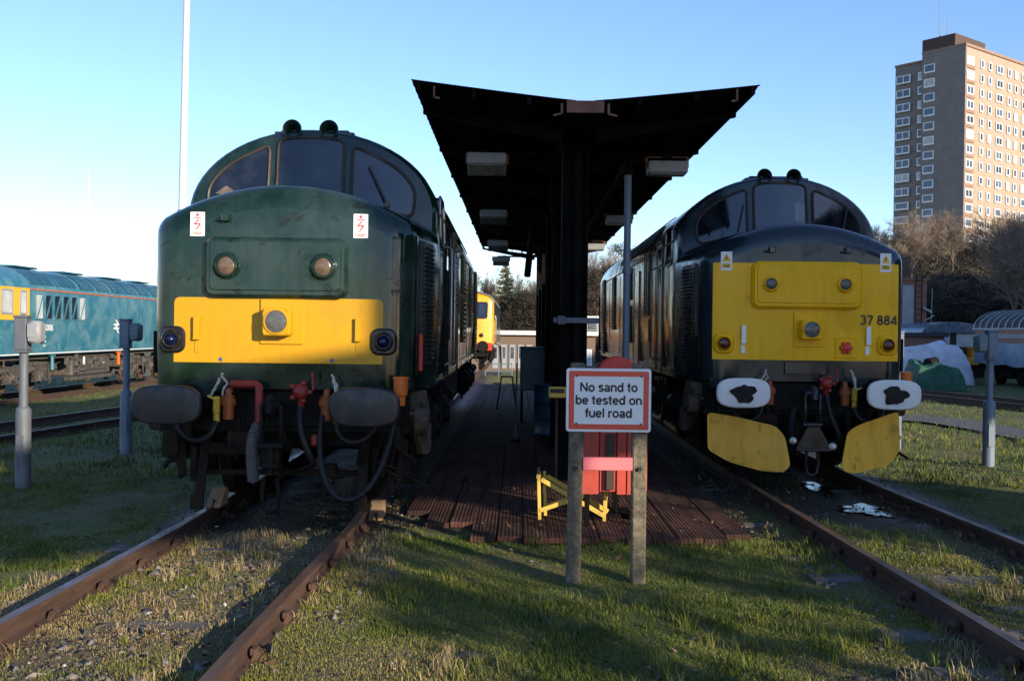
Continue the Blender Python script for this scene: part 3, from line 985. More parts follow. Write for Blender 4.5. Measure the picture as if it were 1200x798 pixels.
def floodlight(x, y, z, tilt, label):
    t = empty('floodlight', (x, y, z), 0, label, 'floodlight', 'floodlights under the canopy')
    mb = MB()
    mb.prism([(-.16, .08), (.10, .08), (.16, .02), (.13, -.10), (-.14, -.06)], lambda u, v, q: (q, u, v), -.245, .245, bev=.0)
    b = mb.build('housing', M['lampbody'], t, bevel=.008)
    b.rotation_euler = (tilt, 0, 0)
    mb = MB(); mb.box((0, -.005, -.089), (.44, .21, .012), rot=(-.148, 0, 0))
    g = mb.build('lamp_glass', M['lampglass'], t); g.rotation_euler = (tilt, 0, 0)
    mb = MB()
    for s in (-1, 1): mb.bar((s * .26, 0, 0), (s * .26, 0, .13), .012, .03)
    mb.bar((-.26, 0, .13), (.26, 0, .13), .03, .012)
    mb.build('bracket', M['rustbox'], t)
for x, y, z, l in (
    (-.42, 13.0, 4.0, 'grey floodlight nearest the viewer under the left wing of the canopy'),
    (-.48, 19.2, 4.02, 'second floodlight from the front under the left wing of the canopy'),
    (-.52, 25.4, 4.0, 'third floodlight under the left wing, orange light on its lower edge'),
    (-.54, 31.0, 4.0, 'floodlight hanging against the sky at the far left canopy end'),
    (1.86, 13.0, 3.98, 'grey floodlight nearest the viewer under the right wing, against the sky'),
    (1.86, 19.2, 4.0, 'dark floodlight behind the tall standpipe under the right wing'),
    (1.86, 25.4, 4.0, 'sunlit floodlight third back under the right wing of the canopy'),
    (1.45, 31.0, 3.95, 'small sunlit floodlight at the far right canopy end')):
    floodlight(x, y, z, .12 if x > 0 else -.35, l)

# tall standpipe with its overhead arm
sp = empty('fuel_standpipe', (1.37, 13.0, .07), 0, 'tall grey blue standpipe with overhead arm standing behind the warning sign', 'standpipe')
mb = MB()
mb.tube([(0, 0, 0), (0, 0, 3.86)], .045, n=14)
mb.lathe((0, 0, 0), (0, 0, 1), [(.12, 0), (.12, .03), (.06, .05), (.045, .08)], 14)
for z in (1.3, 2.6): mb.lathe((0, 0, z), (0, 0, 1), [(.045, -.03), (.06, -.03), (.06, .03), (.045, .03)], 14)
mb.build('riser', M['postblue'], sp)
mb = MB()
mb.tube([(0, 0, 3.84), (.0, .02, 3.95), (.02, .12, 4.0), (.02, .4, 4.0), (.10, 10, 4.0)], .05, n=12)
mb.lathe((0, 0, 3.84), (0, 0, 1), [(.05, -.03), (.075, -.03), (.075, .04), (.05, .04)], 14)
mb.build('overhead_arm', M['canopysteel'], sp)
# ------------------------------------------------------------------ the nose-cab diesel locomotives
def half_arch(hw, z0, b, n=28, p=2.0):
    return [(-hw * math.copysign(abs(math.cos(PI * k / n)) ** (2 / p), math.cos(PI * k / n)), z0 + b * max(0, math.sin(PI * k / n)) ** (2 / p)) for k in range(n + 1)]

def section(hw, z0, b, zb, tuck=.985, n=28, p=2.0):
    L = [(-hw * tuck, zb), (-hw * (tuck + 1) / 2, zb + (z0 - zb) * .18), (-hw, zb + (z0 - zb) * .45), (-hw, zb + (z0 - zb) * .75)]
    A = half_arch(hw, z0, b, n, p)
    Rr = [(-p[0], p[1]) for p in reversed(L)]
    return L + A + Rr

NY, NHW, NZ0, NB, NZB, NR = .62, 1.24, 2.46, .65, 1.175, .25       # nose: front plane, half width, shoulder height, arch, underside, edge radius
WY = 1.88                                                          # windscreen plane
BHW, BZ0, BB, BZB = 1.335, 2.98, .89, 1.12                         # body section
def nsec(hw, ins=0.0, lift=0.0, n=13):
    w = hw - ins; zt = 3.105 + lift - ins
    def top(x): return zt - .36 * (abs(x) / hw) ** 2.0
    r = .22 - ins * .4; A1 = R(62)
    xs = w - r * (1 - math.cos(A1)); zs = top(xs)
    half = [(-w * .985, NZB), (-w * .995, NZB + .3), (-w, 1.9), (-w, 2.30)]
    for k in range(1, 6):
        a = A1 * (k - 1) / 5
        half.append((-w + r * (1 - math.cos(a)), zs - r * math.sin(A1) + r * math.sin(a)))
    half += [(-xs + xs * k / n, top(-xs + xs * k / n)) for k in range(1, n)]
    return half + [(0, top(0))] + [(-p[0], p[1]) for p in reversed(half)]
def nose_y(x, z=0): return NY + .022 * x * x + .010 * (z - 2)
def wind_y(x, z): return WY + .11 * x * x + .16 * (z - 3.0)

def nose_shell(mb):
    secs = []
    K = 7
    K = 9
    for k in range(K + 1):
        a = PI / 2 * k / K
        ins = NR * (1 - math.sin(a)); dy = NR * (1 - math.cos(a))
        s = nsec(NHW, ins)
        secs.append([(x, nose_y(x, z) + dy, z) for x, z in s])
    front = secs[0]
    for y, hw in ((1.2, NHW + .034), (1.7, NHW + .080), (2.15, NHW + .115)):
        s = nsec(hw, 0, .03 * (y - .8))
        secs.append([(x, y, z) for x, z in s])
    mb.loft(secs)
    # the front itself: rings shrinking to the middle
    c = (0, 2.05); rings = [front]
    for i in range(1, 12):
        k = 1 - i / 12
        rings.append([((p[0] - c[0]) * k + c[0], nose_y((p[0] - c[0]) * k + c[0], (p[2] - c[1]) * k + c[1]), (p[2] - c[1]) * k + c[1]) for p in front])
    mb.loft(rings, closed=True)
    b0 = len(mb.v) - len(front); mb.v.append((0, nose_y(0, c[1]), c[1]))
    for k in range(len(front)):
        mb.f.append((b0 + k, b0 + (k + 1) % len(front), len(mb.v) - 1)); mb.mi.append(0)

def front_fn(u, v, t): return (u, nose_y(u, v) - t, v)
def wind_fn(u, v, t): return (u, wind_y(u, v) - t, v)

def bezier(a, b, c, d, n=14):
    a, b, c, d = map(Vector, (a, b, c, d)); out = []
    for i in range(n + 1):
        t = i / n; out.append(a * (1 - t) ** 3 + b * 3 * t * (1 - t) ** 2 + c * 3 * t * t * (1 - t) + d * t ** 3)
    return out

def wheelset_wheel(mb, x, y, r, s):
    mb.lathe((x, y, r), (s, 0, 0), [(.05, -.08), (r + .028, -.075), (r + .028, -.045), (r, -.04), (r - .01, .05), (r - .07, .055), (r - .09, .015), (.22, .0), (.16, .06), (.10, .09), (.02, .09)], 36)

def make_bogie(root, y0, flip, mat_frame, mat_grime, clutter_seed):
    """three-axle bogie; y0 its middle"""
    b = empty('bogie', (0, y0, 0)); b.parent = root; _kids.setdefault(root.name, []).append(b)
    mb = MB()
    for s in (-1, 1):
        x = s * 1.06
        prof = [(-2.75, .62), (-2.55, .98), (-1.1, 1.02), (-.9, .90), (.9, .90), (1.1, 1.02), (2.55, .98), (2.75, .62), (2.3, .56), (1.2, .62), (.6, .56), (-.6, .56), (-1.2, .62), (-2.3, .56)]
        mb.prism(prof, lambda u, v, t, x=x: (x + t, u, v), -.04, .04)
        for ya in (-1.85, 0, 1.85):
            mb.box((x + s * .08, ya, .56), (.20, .36, .34), bev=.03)
            mb.cyl((x + s * .18, ya, .56), (x + s * .24, ya, .56), .13, .11, n=16)
            for q in (-.36, .36):
                for t in range(7):
                    mb.lathe((x + s * .06, ya + q, .46 + t * .07), (0, 0, 1), [(.075, 0), (.092, .02), (.092, .035), (.075, .05)], 10)
            mb.bar((x + s * .14, ya - .62, .42), (x + s * .14, ya + .62, .42), .05, .05)
        for ya in (-2.4, -.92, .92, 2.4):
            mb.cyl((x + s * .16, ya, .78), (x + s * .16, ya + .28, .78), .10, n=14)
            mb.bar((x + s * .10, ya, .95), (x + s * .10, ya + .1, .30), .05, .04)
            mb.box((x + s * -.22, ya, .50), (.10, .10, .42), rot=(.25, 0, 0))
    for ya in (-2.68, 2.68):
        mb.box((0, ya, .72), (2.2, .12, .26), bev=.02)
    mb.build('bogie_frame', mat_frame, b)
    for ya in (-1.85, 0, 1.85):
        mb = MB()
        for s in (-1, 1): wheelset_wheel(mb, s * .72, ya, .565, s)
        mb.cyl((-.72, ya, .565), (.72, ya, .565), .09, n=14)
        mb.build('wheelset', mat_grime, b)
    rnd = random.Random(clutter_seed)
    mb = MB()
    for s in (-1, 1):
        for k in range(14):
            ya = rnd.uniform(-2.7, 2.7)
            mb.tube([(s * 1.2, ya, rnd.uniform(.75, 1.1)), (s * (1.15 + rnd.uniform(0, .12)), ya + rnd.uniform(-.3, .3), rnd.uniform(.6, .9)), (s * 1.15, ya + rnd.uniform(-.5, .5), rnd.uniform(.4, .7))], .018, n=6)
    mb.build('brake_pipework', mat_grime, b)
    return b

def warning_label(root, x, z, kind):
    mb = MB()
    mb.prism(rrect(x, z, .135, .225, .006, 2), front_fn, .007, .002)
    lb = mb.build('warning_label', M['white'], root, smooth=0)
    mb = MB()
    if kind == 'bolt':
        mb.sheet([(x - .016, z + .085), (x, z + .105), (x + .016, z + .085), (x, z + .066)], front_fn, .010, 1)
        for zz, w in ((.058, .07), (-.078, .085), (-.095, .06)): mb.sheet([(x - w / 2, z + zz - .004), (x + w / 2, z + zz - .004), (x + w / 2, z + zz + .004), (x - w / 2, z + zz + .004)], front_fn, .010, 1)
        for a, c in (((.012, .045), (-.03, -.002)), ((-.03, -.002), (.028, .002)), ((.028, .002), (-.012, -.052))):
            d = Vector((c[0] - a[0], c[1] - a[1])).normalized(); n = Vector((-d.y, d.x)) * .006
            mb.sheet([(x + a[0] + n.x, z + a[1] + n.y), (x + c[0] + n.x, z + c[1] + n.y), (x + c[0] - n.x, z + c[1] - n.y), (x + a[0] - n.x, z + a[1] - n.y)], front_fn, .0095, 1)
        mb.build('lightning_mark', M['labelred'], lb, smooth=0)
    else:
        mb.sheet([(x - .055, z - .005), (x + .055, z - .005), (x, z + .095)], front_fn, .010, 1)
        mb.sheet([(x - .052, z - .085), (x + .052, z - .085), (x + .052, z - .03), (x - .052, z - .03)], front_fn, .010, 1)
        mb.build('yellow_mark', M['labelyellow'], lb, smooth=0)
        mb = MB()
        mb.sheet([(x - .010, z + .01), (x + .006, z + .03), (x + .002, z + .065), (x - .012, z + .04)], front_fn, .013, 1)
        for zz in (-.045, -.060, -.072): mb.sheet([(x - .035, z + zz), (x + .035, z + zz), (x + .035, z + zz + .006), (x - .035, z + zz + .006)], front_fn, .013, 1)
        mb.build('bolt_mark', M['labelblack'], lb, smooth=0)

def hose(root, name, pts, r, mat, ribs=False):
    mb = MB()
    P_ = bezier(*pts) if len(pts) == 4 else [Vector(p) for p in pts]
    if ribs:
        rr = []; Q = []
        for i in range(len(P_) - 1):
            for k in range(4):
                Q.append(P_[i].lerp(P_[i + 1], k / 4)); rr.append(r * (1.0 if k % 2 else .88))
        mb.tube(Q, rr, 10)
    else:
        mb.tube(P_, r, 10)
    return mb.build(name, mat, root, smooth=60)

def build_loco(name, loc, rz, label, cfg):
    root = empty(name, loc, rz, label, 'locomotive')
    paint = cfg['paint']; L = 18.75
    # main body with the cab front
    mb = MB()
    sec = section(BHW, BZ0, BB, BZB, .97)
    ins = section(BHW - .05, BZ0, BB - .05, BZB, .97)
    f0 = [(x, wind_y(x, z) if z > 2.6 else wind_y(x, 2.6), z) for x, z in ins]
    f1 = [(x, (wind_y(x, z) if z > 2.6 else wind_y(x, 2.6)) + .022, z) for x, z in section(BHW - .016, BZ0, BB - .016, BZB, .97)]
    f2 = [(x, (wind_y(x, z) if z > 2.6 else wind_y(x, 2.6)) + .075, z) for x, z in sec]
    secs = [f0, f1, f2]
    for y in (2.9, 3.6, 4.4, 6, 8, 10, 12, 14, L - 2.9, L - 2.35): secs.append([(x, y, z) for x, z in sec])
    for d, i_ in ((.12, .03), (.2, .10), (.24, .22)): secs.append([(x, L - 2.35 + d, z) for x, z in section(BHW - i_, BZ0, BB - i_, BZB, .97)])
    mb.loft(secs, cap1=True)
    c = (0, 2.95); rings = [f0]
    for i in range(1, 8):
        k = 1 - i / 8
        rings.append([((p[0]) * k, wind_y(p[0] * k, max(2.6, (p[2] - c[1]) * k + c[1])), (p[2] - c[1]) * k + c[1]) for p in f0])
    mb.loft(rings, closed=True)
    body = mb.build('body', paint, root, smooth=38)
    # noses (the near one and the far one)
    mb = MB(); nose_shell(mb)
    nose = mb.build('nose', cfg['nosepaint'], root, smooth=40)
    far = nose.copy(); COL.objects.link(far); far.parent = root; _kids[root.name].append(far)
    far.location = (0, L, 0); far.rotation_euler = (0, 0, PI)
    # skirt under the nose with its stepped lower edge
    for s in (-1, 1):
        mb = MB(); ol = [(s * 1.14, 1.20), (s * 1.14, 1.09), (s * .68, 1.09), (s * .55, 1.172), (s * .55, 1.20)]
        mb.prism(ol, lambda u, v, t: (u, nose_y(u, v) + .006 + t, v), 0, .05)
        mb.build('front_valance', cfg['skirt'], root, smooth=20)
    # front warning panel
    w0, w1, z0, z1, rr = cfg['panel']
    mb = MB()
    mb.sheet(round_poly([(w0, z0), (w1, z0), (w1, z1), (w0, z1)], [.004, .004, rr, rr]), front_fn, .004, 14)
    mb.build('warning_panel', cfg['yellow'], root, smooth=60)
    # headcode panel
    hp = cfg['headcode']
    mb = MB()
    mb.prism(rrect(hp[0], hp[1], hp[2], hp[3], .09, 6), front_fn, .075, -.01, bev=.03)
    mb.prism(rrect(hp[0], hp[1] + .015, hp[2] - .11, hp[3] - .10, .05, 5), front_fn, .084, .06, bev=.008)
    hc = mb.build('headcode_panel', cfg['hcpaint'], root, smooth=35)
    for s in (-1, 1):
        x = hp[0] + s * .445; z = hp[1] + .01
        p0 = Vector(front_fn(x, z, .080)); q_ = 1.0 if cfg['kind'] == 'green' else .82
        mb = MB(); mb.lathe(p0, (0, -1, 0), [(.13 * q_, 0), (.13 * q_, .006), (.115 * q_, .012), (.105 * q_, .042), (.088 * q_, .046), (.080 * q_, .03)], 28)
        for k in range(6): mb.cyl(p0 + Vector((.132 * math.cos(k * 1.047), -.004, .132 * math.sin(k * 1.047))), p0 + Vector((.132 * math.cos(k * 1.047), -.016, .132 * math.sin(k * 1.047))), .008, n=6)
        ml = mb.build('marker_light', cfg['hcpaint'] if cfg['kind'] == 'green' else cfg['yellow'], hc, smooth=35)
        mb = MB(); mb.lathe(p0, (0, -1, 0), [(.083 * q_, .03), (.079 * q_, .034), (.06 * q_, .042), (.035 * q_, .047), (.005 * q_, .049)], 28)
        mb.build('lens', M['lens_amber'] if cfg['kind'] == 'green' else M['lens_clear'], ml, smooth=60)
    # headlight
    hx, hz, hs = cfg['headlight']
    p0 = Vector(front_fn(hx, hz, 0))
    mb = MB()
    mb.box(p0 + Vector((.02, -.008, 0)), (.40, .03, .42), bev=.006)
    mb.prism(rrect(hx, hz, hs, hs, .03, 4), front_fn, .17, 0, bev=.012)
    mb.lathe(p0 + Vector((0, -.17, 0)), (0, -1, 0), [(hs * .44, 0), (hs * .44, .012), (hs * .40, .014), (hs * .38, .0)], 28)
    for sx in (-1, 1):
        for sz in (-1, 1): mb.cyl(p0 + Vector((sx * hs * .41, -.168, sz * hs * .41)), p0 + Vector((sx * hs * .41, -.178, sz * hs * .41)), .010, n=6)
    hl = mb.build('headlight', cfg['yellow'], root, smooth=35)
    mb = MB(); mb.lathe(p0 + Vector((0, -.17, 0)), (0, -1, 0), [(hs * .40, .002), (hs * .36, .008), (hs * .2, .012), (.004, .014)], 28)
    mb.build('lens', M['lens_clear'], hl, smooth=60)
    # tail lights
    for s in (-1, 1):
        x, z = s * cfg['tail'][0] + cfg['tail'][2], cfg['tail'][1]
        mb = MB()
        mb.prism(rrect(x, z, .25, .25, .08, 6), front_fn, .035, -.01, bev=.02)
        p0 = Vector(front_fn(x, z, .033))
        mb.lathe(p0, (0, -1, 0), [(.092, 0), (.088, .035), (.075, .05), (.068, .02)], 24)
        tl = mb.build('tail_light', cfg['tailpaint'], root, smooth=35)
        mb = MB()
        if cfg['kind'] == 'green': mb.lathe(p0, (0, -1, 0), [(.066, .015), (.045, .03), (.035, .045), (.02, .058), (.004, .062)], 20)
        else: mb.lathe(p0, (0, -1, 0), [(.078, .02), (.074, .03), (.04, .038), (.004, .04)], 20)
        mb.build('lens', M['lampblue'] if cfg['kind'] == 'green' else M['lens_red'], tl, smooth=60)
        # lamp bracket
        bx = x - s * .235; bz = z + .05
        mb = MB()
        q = Vector(front_fn(bx, bz, 0))
        mb.box(q + Vector((0, -.045, .06)), (.055, .012, .22), bev=.003)
        mb.box(q + Vector((0, -.024, -.04)), (.06, .05, .012))
        mb.box(q + Vector((0, -.006, -.12)), (.05, .012, .10), bev=.003)
        mb.build('lamp_bracket', cfg['bracket'], root)
    for s in (-1, 1): warning_label(root, s * cfg['label'][0] + cfg['label'][2], cfg['label'][1], cfg['label'][3])
    # lifting lug and step irons on the nose front
    for x in cfg['lugs']:
        q = Vector(front_fn(x, 2.76, 0)); mb = MB()
        mb.box(q + Vector((0, -.03, 0)), (.075, .06, .075), bev=.01); mb.cyl(q + Vector((-.09, -.02, -.02)), q + Vector((.0, -.02, -.02)), .016, n=8)
        mb.build('nose_lug', paint, root)
    # windscreens
    def screen(ol, wiper, card=None):
        fm = MB(); n = len(ol)
        pts = [Vector(wind_fn(p[0], p[1], .004)) for p in ol]
        fm.tube(pts + [pts[0], pts[1]], .020, 6, False)
        ws = MB(); ws.sheet(ol, wind_fn, .006, 5)
        w = ws.build('windscreen', M['glass'], root, smooth=60)
        fm.build('window_seal', M['seal'], w, smooth=60)
        if card:
            cm = MB(); cm.sheet(card[0], wind_fn, .008, 2); cm.build(card[1], card[2], w, smooth=60)
        if wiper:
            a, b_ = wiper
            A = Vector(wind_fn(*a, .06)); B = Vector(wind_fn(*b_, .035)); C = A.lerp(B, .45)
            mb = MB(); mb.tube([A, C + Vector((0, -.015, 0)), B], .009, 6); mb.tube([C.lerp(B, .1) + (B - A).normalized() * -.22, B + (B - A).normalized() * .05], .013, 6)
            mb.cyl(A + Vector((0, .06, 0)), A + Vector((0, -.02, 0)), .03, n=10)
            mb.build('wiper', M['labelblack'], w)
    screen(round_poly([(-.35, 3.10), (.35, 3.10), (.35, 3.745), (.12, 3.77), (-.12, 3.77), (-.35, 3.745)], [.03, .03, .09, .1, .1, .09]), None, None if cfg['kind'] == 'green' else ([(.20, 3.26), (.33, 3.26), (.33, 3.50), (.20, 3.50)], 'far_daylight_patch', M['dimpane']))  # pale patch on the glass paints daylight from the far window
    for s in (-1, 1):
        ol = [(s * .44, 3.06), (s * 1.08, 2.93), (s * 1.11, 3.22), (s * .98, 3.40), (s * .80, 3.53), (s * .44, 3.69)]
        if s < 0: ol = list(reversed(ol))
        ol = round_poly(ol, [.06, .09, .12, .15, .15, .09] if s > 0 else [.09, .15, .15, .12, .09, .06])
        screen(ol, ((s * .70 + .12, 3.06), (s * .70 - .06 if cfg['kind'] == 'green' else s * .70 + .20, 3.42)) if s in cfg['wipers'] else None, ([(-1.02, 3.17), (-.86, 3.13), (-.79, 3.18), (-.90, 3.25)], 'notice_card', M['dimcard']) if (cfg['kind'] == 'green' and s < 0) else None)
    # horns and the little roof housing that carries them
    mb = MB(); mb.box((0, WY + .42, 3.865), (.74, .22, .05), bev=.015); mb.box((0, WY + .42, 3.845), (.86, .3, .03), bev=.01)
    mb.build('horn_plinth', cfg['roofpaint'], root)
    for s in (-1, 1):
        c0 = Vector((s * .195 - .01, WY + .26, 3.855))
        mb = MB(); mb.lathe(c0, (0, -1, 0), [(.022, -.22), (.028, -.05), (.04, .02), (.065, .10), (.095, .15), (.102, .16), (.092, .155), (.06, .10), (.02, .0)], 24)
        mb.box(c0 + Vector((0, .05, -.05)), (.05, .16, .08), bev=.01)
        mb.build('horn', cfg['hornpaint'], root, smooth=60)
    # sides
    for s in (-1, 1):
        def sx(o): return s * o
        # louvred grille on the nose side: two columns of slats
        mb = MB(); mb.box((0, 0, 2.0), (.03, .66, 1.22), bev=.006)
        gr = mb.build('nose_grille', cfg['grille'], root); gr.location = (sx(NHW + .052), 1.36, 0); gr.rotation_euler = (0, 0, -s * .087)
        mb = MB()
        for k in range(26):
            z = 1.45 + k * .044
            for yc in (-.155, .155):
                if cfg['kind'] == 'green':
                    off = .0 if k % 2 else .045
                    for q in (-.098, .0, .098): mb.box((sx(.022), yc + q + off * .5, z), (.02, .072, .020), rot=(0, s * .5, 0))
                else: mb.box((sx(.024), yc, z), (.03, .28, .014), rot=(0, s * .6, 0))
        mb.build('louvre', cfg['slat'], gr, smooth=0)
        mb = MB(); mb.box((sx(NHW + .005), .88, 1.50), (.03, .10, .40), bev=.006)
        mb.build('socket_recess', M['grime'], root)
        mb = MB(); mb.box((sx(NHW + .03), .965, 1.52), (.045, .045, .36), bev=.01)
        mb.build('jumper_cover', cfg['sidered'], root)
        # cab side: window, door with handrails, steps
        mb = MB(); mb.prism(rrect(2.95, 2.98, .62, .52, .07, 5), lambda u, v, t, s=s: (s * (BHW + t - .075 * max(0, v - 2.98)), u, v), .012, -.06, bev=.006)
        cw = mb.build('cab_side_window', M['glass'], root)
        mb = MB(); o_ = rrect(2.95, 2.98, .64, .54, .08, 5); mb.tube([(s * (BHW + .010 - .075 * max(0, p[1] - 2.98)), p[0], p[1]) for p in o_ + o_[:2]], .016, 6, False)
        mb.build('window_frame', M['steel'], cw, smooth=60)
        mb = MB(); mb.prism(rrect(3.86, 2.14, .62, 1.92, .05, 4), lambda u, v, t, s=s: (s * (BHW + t), u, v), .010, -.06, bev=.006)
        mb.box((s * (BHW + .012), 3.55, 2.14), (.026, .03, 1.96)); mb.box((s * (BHW + .012), 4.17, 2.14), (.026, .03, 1.96)); mb.box((s * (BHW + .012), 3.86, 3.12), (.026, .65, .03))
        dr = mb.build('cab_door', cfg['door'], root)
        mb = MB()
        for yy in (3.48, 4.24): mb.tube([(s * (BHW + .02), yy, 2.75), (s * (BHW + .09), yy, 2.72), (s * (BHW + .09), yy, 1.36), (s * (BHW + .02), yy, 1.32)], .017, 8)
        mb.build('handrail', M['steel'], dr, smooth=60)
        mb = MB(); mb.prism(rrect(3.86, 2.75, .40, .52, .06, 4), lambda u, v, t, s=s: (s * (BHW + t), u, v), .016, 0)
        mb.build('door_window', M['glass'], dr)
        mb = MB()
        for z in (.55, .85): mb.box((s * 1.30, 3.86, z), (.20, .46, .03))
        for yy in (3.64, 4.08): mb.bar((s * 1.30, yy, 1.12), (s * 1.30, yy, .53), .03, .02)
        mb.build('cab_step', M['black'], root)
        # body side grilles and small doors
        for (yc, zc, w, h, kind) in cfg['sides']:
            mb = MB(); mb.box((s * (BHW + .004), yc, zc), (.04, w, h), bev=.004)
            g = mb.build('side_grille' if kind == 'g' else 'body_panel', M['darkpanel'] if kind == 'g' else paint, root)
            if kind == 'g':
                mb = MB(); n = int(h / .075)
                for k in range(n): mb.box((s * (BHW + .034), yc, zc - h / 2 + (k + .5) * h / n), (.032, w - .05, .014), rot=(0, s * .6, 0))
                mb.box((s * (BHW + .03), yc, zc), (.03, .03, h)); mb.box((s * (BHW + .03), yc - w / 2, zc), (.03, .03, h)); mb.box((s * (BHW + .03), yc + w / 2, zc), (.03, .03, h))
                mb.build('louvre', cfg['slat'], g, smooth=0)
        # cantrail gutter, seams, roof grilles
        mb = MB()
        mb.tube([(s * (BHW + .006), 2.5, 3.02), (s * (BHW + .006), L - 2.5, 3.02)], .016, 6)
        for yy in (4.42, 7.6, 10.5, 13.2): mb.box((s * (BHW + .003), yy, 2.05), (.012, .018, 1.8))
        mb.box((s * (BHW - .004), 9.4, 1.22), (.03, 13.6, .035))
        mb.build('body_beading', paint, root)
        mb = MB()
        for k in range(14):
            y = 5.0 + k * .42
            pts = []
            for th in np.linspace(14, 46, 7):
                a = R(th); pts.append((s * (BHW + .012) * math.cos(a), BZ0 + (BB + .012) * math.sin(a)))
            secs = []
            for u, v in pts: secs.append([(u, y, v), (u, y + .30, v), (u * 1.012, y + .30, v + .012), (u * 1.012, y, v + .012)])
            mb.loft(secs, closed=True, cap0=True, cap1=True)
        mb.build('roof_grille', M['darkpanel'], root)
    mb = MB()
    for y in (7.5, 11.5): mb.lathe((0, y, 3.84), (0, 0, 1), [(.55, 0), (.55, .06), (.50, .08), (.02, .08)], 28)
    for y in (5.2, 9.4, 14): mb.box((0, y, 3.875), (1.0, .9, .03), bev=.01)
    mb.build('roof_hatch', cfg['roofpaint'], root)
    # underframe
    mb = MB()
    mb.box((0, .84, .98), (2.38, .10, .46), bev=.012)
    mb.box((0, .77, .98), (.72, .04, .34), bev=.01)
    for x in (-.95, .95): mb.box((x, .78, 1.04), (.40, .04, .40), bev=.01)
    for k in range(14):
        mb.cyl((-1.15 + k * .177, .80, .82), (-1.15 + k * .177, .77, .82), .014, n=6)
    mb.build('buffer_beam', M['black'], root)
    mb = MB()
    for s in (-1, 1): mb.box((s * .52, 9.4, .98), (.14, 16.6, .30))
    mb.box((0, 9.3, .72), (2.25, 4.3, .56), bev=.05)
    mb.box((0, 9.3, .42), (1.5, 3.6, .20), bev=.05)
    mb.build('fuel_tank', M['black'], root)
    for s in (-1, 1):
        x = s * .865
        mb = MB()
        ol = [(x + .31 * math.copysign(abs(math.cos(2 * PI * k / 48)) ** .62, math.cos(2 * PI * k / 48)), 1.06 + .172 * math.copysign(abs(math.sin(2 * PI * k / 48)) ** .68, math.sin(2 * PI * k / 48))) for k in range(48)]
        secs = []
        for sc, t in ((.97, .06), (1.0, .045), (1.0, .02), (.975, .006), (.93, .0)):
            secs.append([(x + (u - x) * sc, t, 1.06 + (v - 1.06) * sc) for u, v in ol])
        mb.loft(secs, closed=True, cap0=True)
        rings = [secs[-1]]
        for i in range(1, 7):
            k = 1 - i / 7; rings.append([(x + (p[0] - x) * k, -.012 * (1 - k * k), 1.06 + (p[2] - 1.06) * k) for p in secs[-1]])
        mb.loft(rings, closed=True, cap1=True)
        bf = mb.build('buffer', cfg['buffer'], root, smooth=50)
        mb = MB(); mb.lathe((x, .05, 1.06), (0, 1, 0), [(.09, 0), (.10, .20), (.15, .22), (.16, .58), (.20, .62), (.20, .76)], 24)
        for a in (45, 135, 225, 315): mb.cyl((x + .18 * math.cos(R(a)), .68, 1.06 + .18 * math.sin(R(a))), (x + .18 * math.cos(R(a)), .78, 1.06 + .18 * math.sin(R(a))), .025, n=6)
        mb.build('buffer_shank', M['black'], bf, smooth=40)
        if cfg['grease']:
            rnd = random.Random(3 + s); n = 26; ph = [rnd.uniform(0, 6) for _ in range(4)]
            o2 = []
            for k in range(n):
                a = 2 * PI * k / n; r = 1 + .14 * math.sin(3 * a + ph[0]) + .10 * math.sin(5 * a + ph[1]) + .06 * math.sin(9 * a + ph[2])
                o2.append((x + .138 * r * math.cos(a), 1.055 + .105 * r * math.sin(a)))
            mb = MB(); mb.sheet(o2, lambda u, v, t: (u, -.0170 + .007 * ((u - x) / .3) ** 2, v), 0, 3)
            mb.build('grease_patch', M['grease'], bf, smooth=60)
    # coupling hook with screw link
    mb = MB()
    mb.box((0, .50, 1.0), (.10, .22, .14), bev=.02); mb.box((0, .30, .99), (.07, .24, .10), bev=.02)
    mb.tube([(0, .22, .96), (0, .17, 1.0), (0, .18, 1.08), (0, .24, 1.11)], .04, 10)
    for s in (-1, 1): mb.tube([(s * .085, .30, 1.02), (s * .085, .27, .70)], .024, 8); mb.box((s * .085, .28, .86), (.03, .07, .38), bev=.008)
    mb.cyl((-.11, .27, .68), (.11, .27, .68), .034, n=12)
    mb.tube([(0, .27, .70), (0, .26, .42)], .028, 10); mb.box((0, .26, .50), (.15, .06, .07), bev=.015)
    mb.tube([(-.06, .26, .40), (-.075, .26, .24), (-.06, .26, .12), (0, .26, .085), (.06, .26, .12), (.075, .26, .24), (.06, .26, .40)], .020, 8)
    mb.build('coupling', M['blackgloss'] if cfg['kind'] != 'green' else M['black'], root, smooth=45)
    # vacuum and air pipes, cocks, chains, jumper cables
    mb = MB(); mb.tube([(-.44, .56, 1.22), (-.20, .52, 1.22), (-.165, .48, 1.20), (-.16, .46, 1.10), (-.16, .46, .88)], .038, 10)
    if cfg['kind'] == 'green': mb.build('brake_pipe', M['reddull'], root, smooth=60)
    hose(root, 'vacuum_hose', [(-.16, .46, .86), (-.24, .40, .72), (-.20, .40, .50), (-.19, .42, .34)], .058, M['hosegrey'] if cfg['kind'] == 'green' else M['hose'], True)
    for s, cm in ((-1, 'orange'), (1, 'orange')):
        x = s * .45
        mb = MB(); mb.cyl((x, .50, 1.12), (x, .50, .90), .055, .050, n=14); mb.lathe((x, .50, 1.06), (0, 0, 1), [(.055, -.03), (.07, -.03), (.07, .03), (.055, .03)], 14)
        mb.tube([(x, .56, 1.16), (x, .50, 1.16), (x, .50, 1.10)], .03, 8)
        mb.build('air_cock', M['cockdull'], root, smooth=45)
        mb = MB(); mb.box((x + .10 * s, .47, 1.03), (.06, .06, .16), bev=.012); mb.cyl((x + .10 * s, .47, .95), (x + .10 * s, .47, .88), .03, n=10); mb.bar((x + .10 * s, .44, 1.08), (x + .17 * s, .42, 1.12), .018)
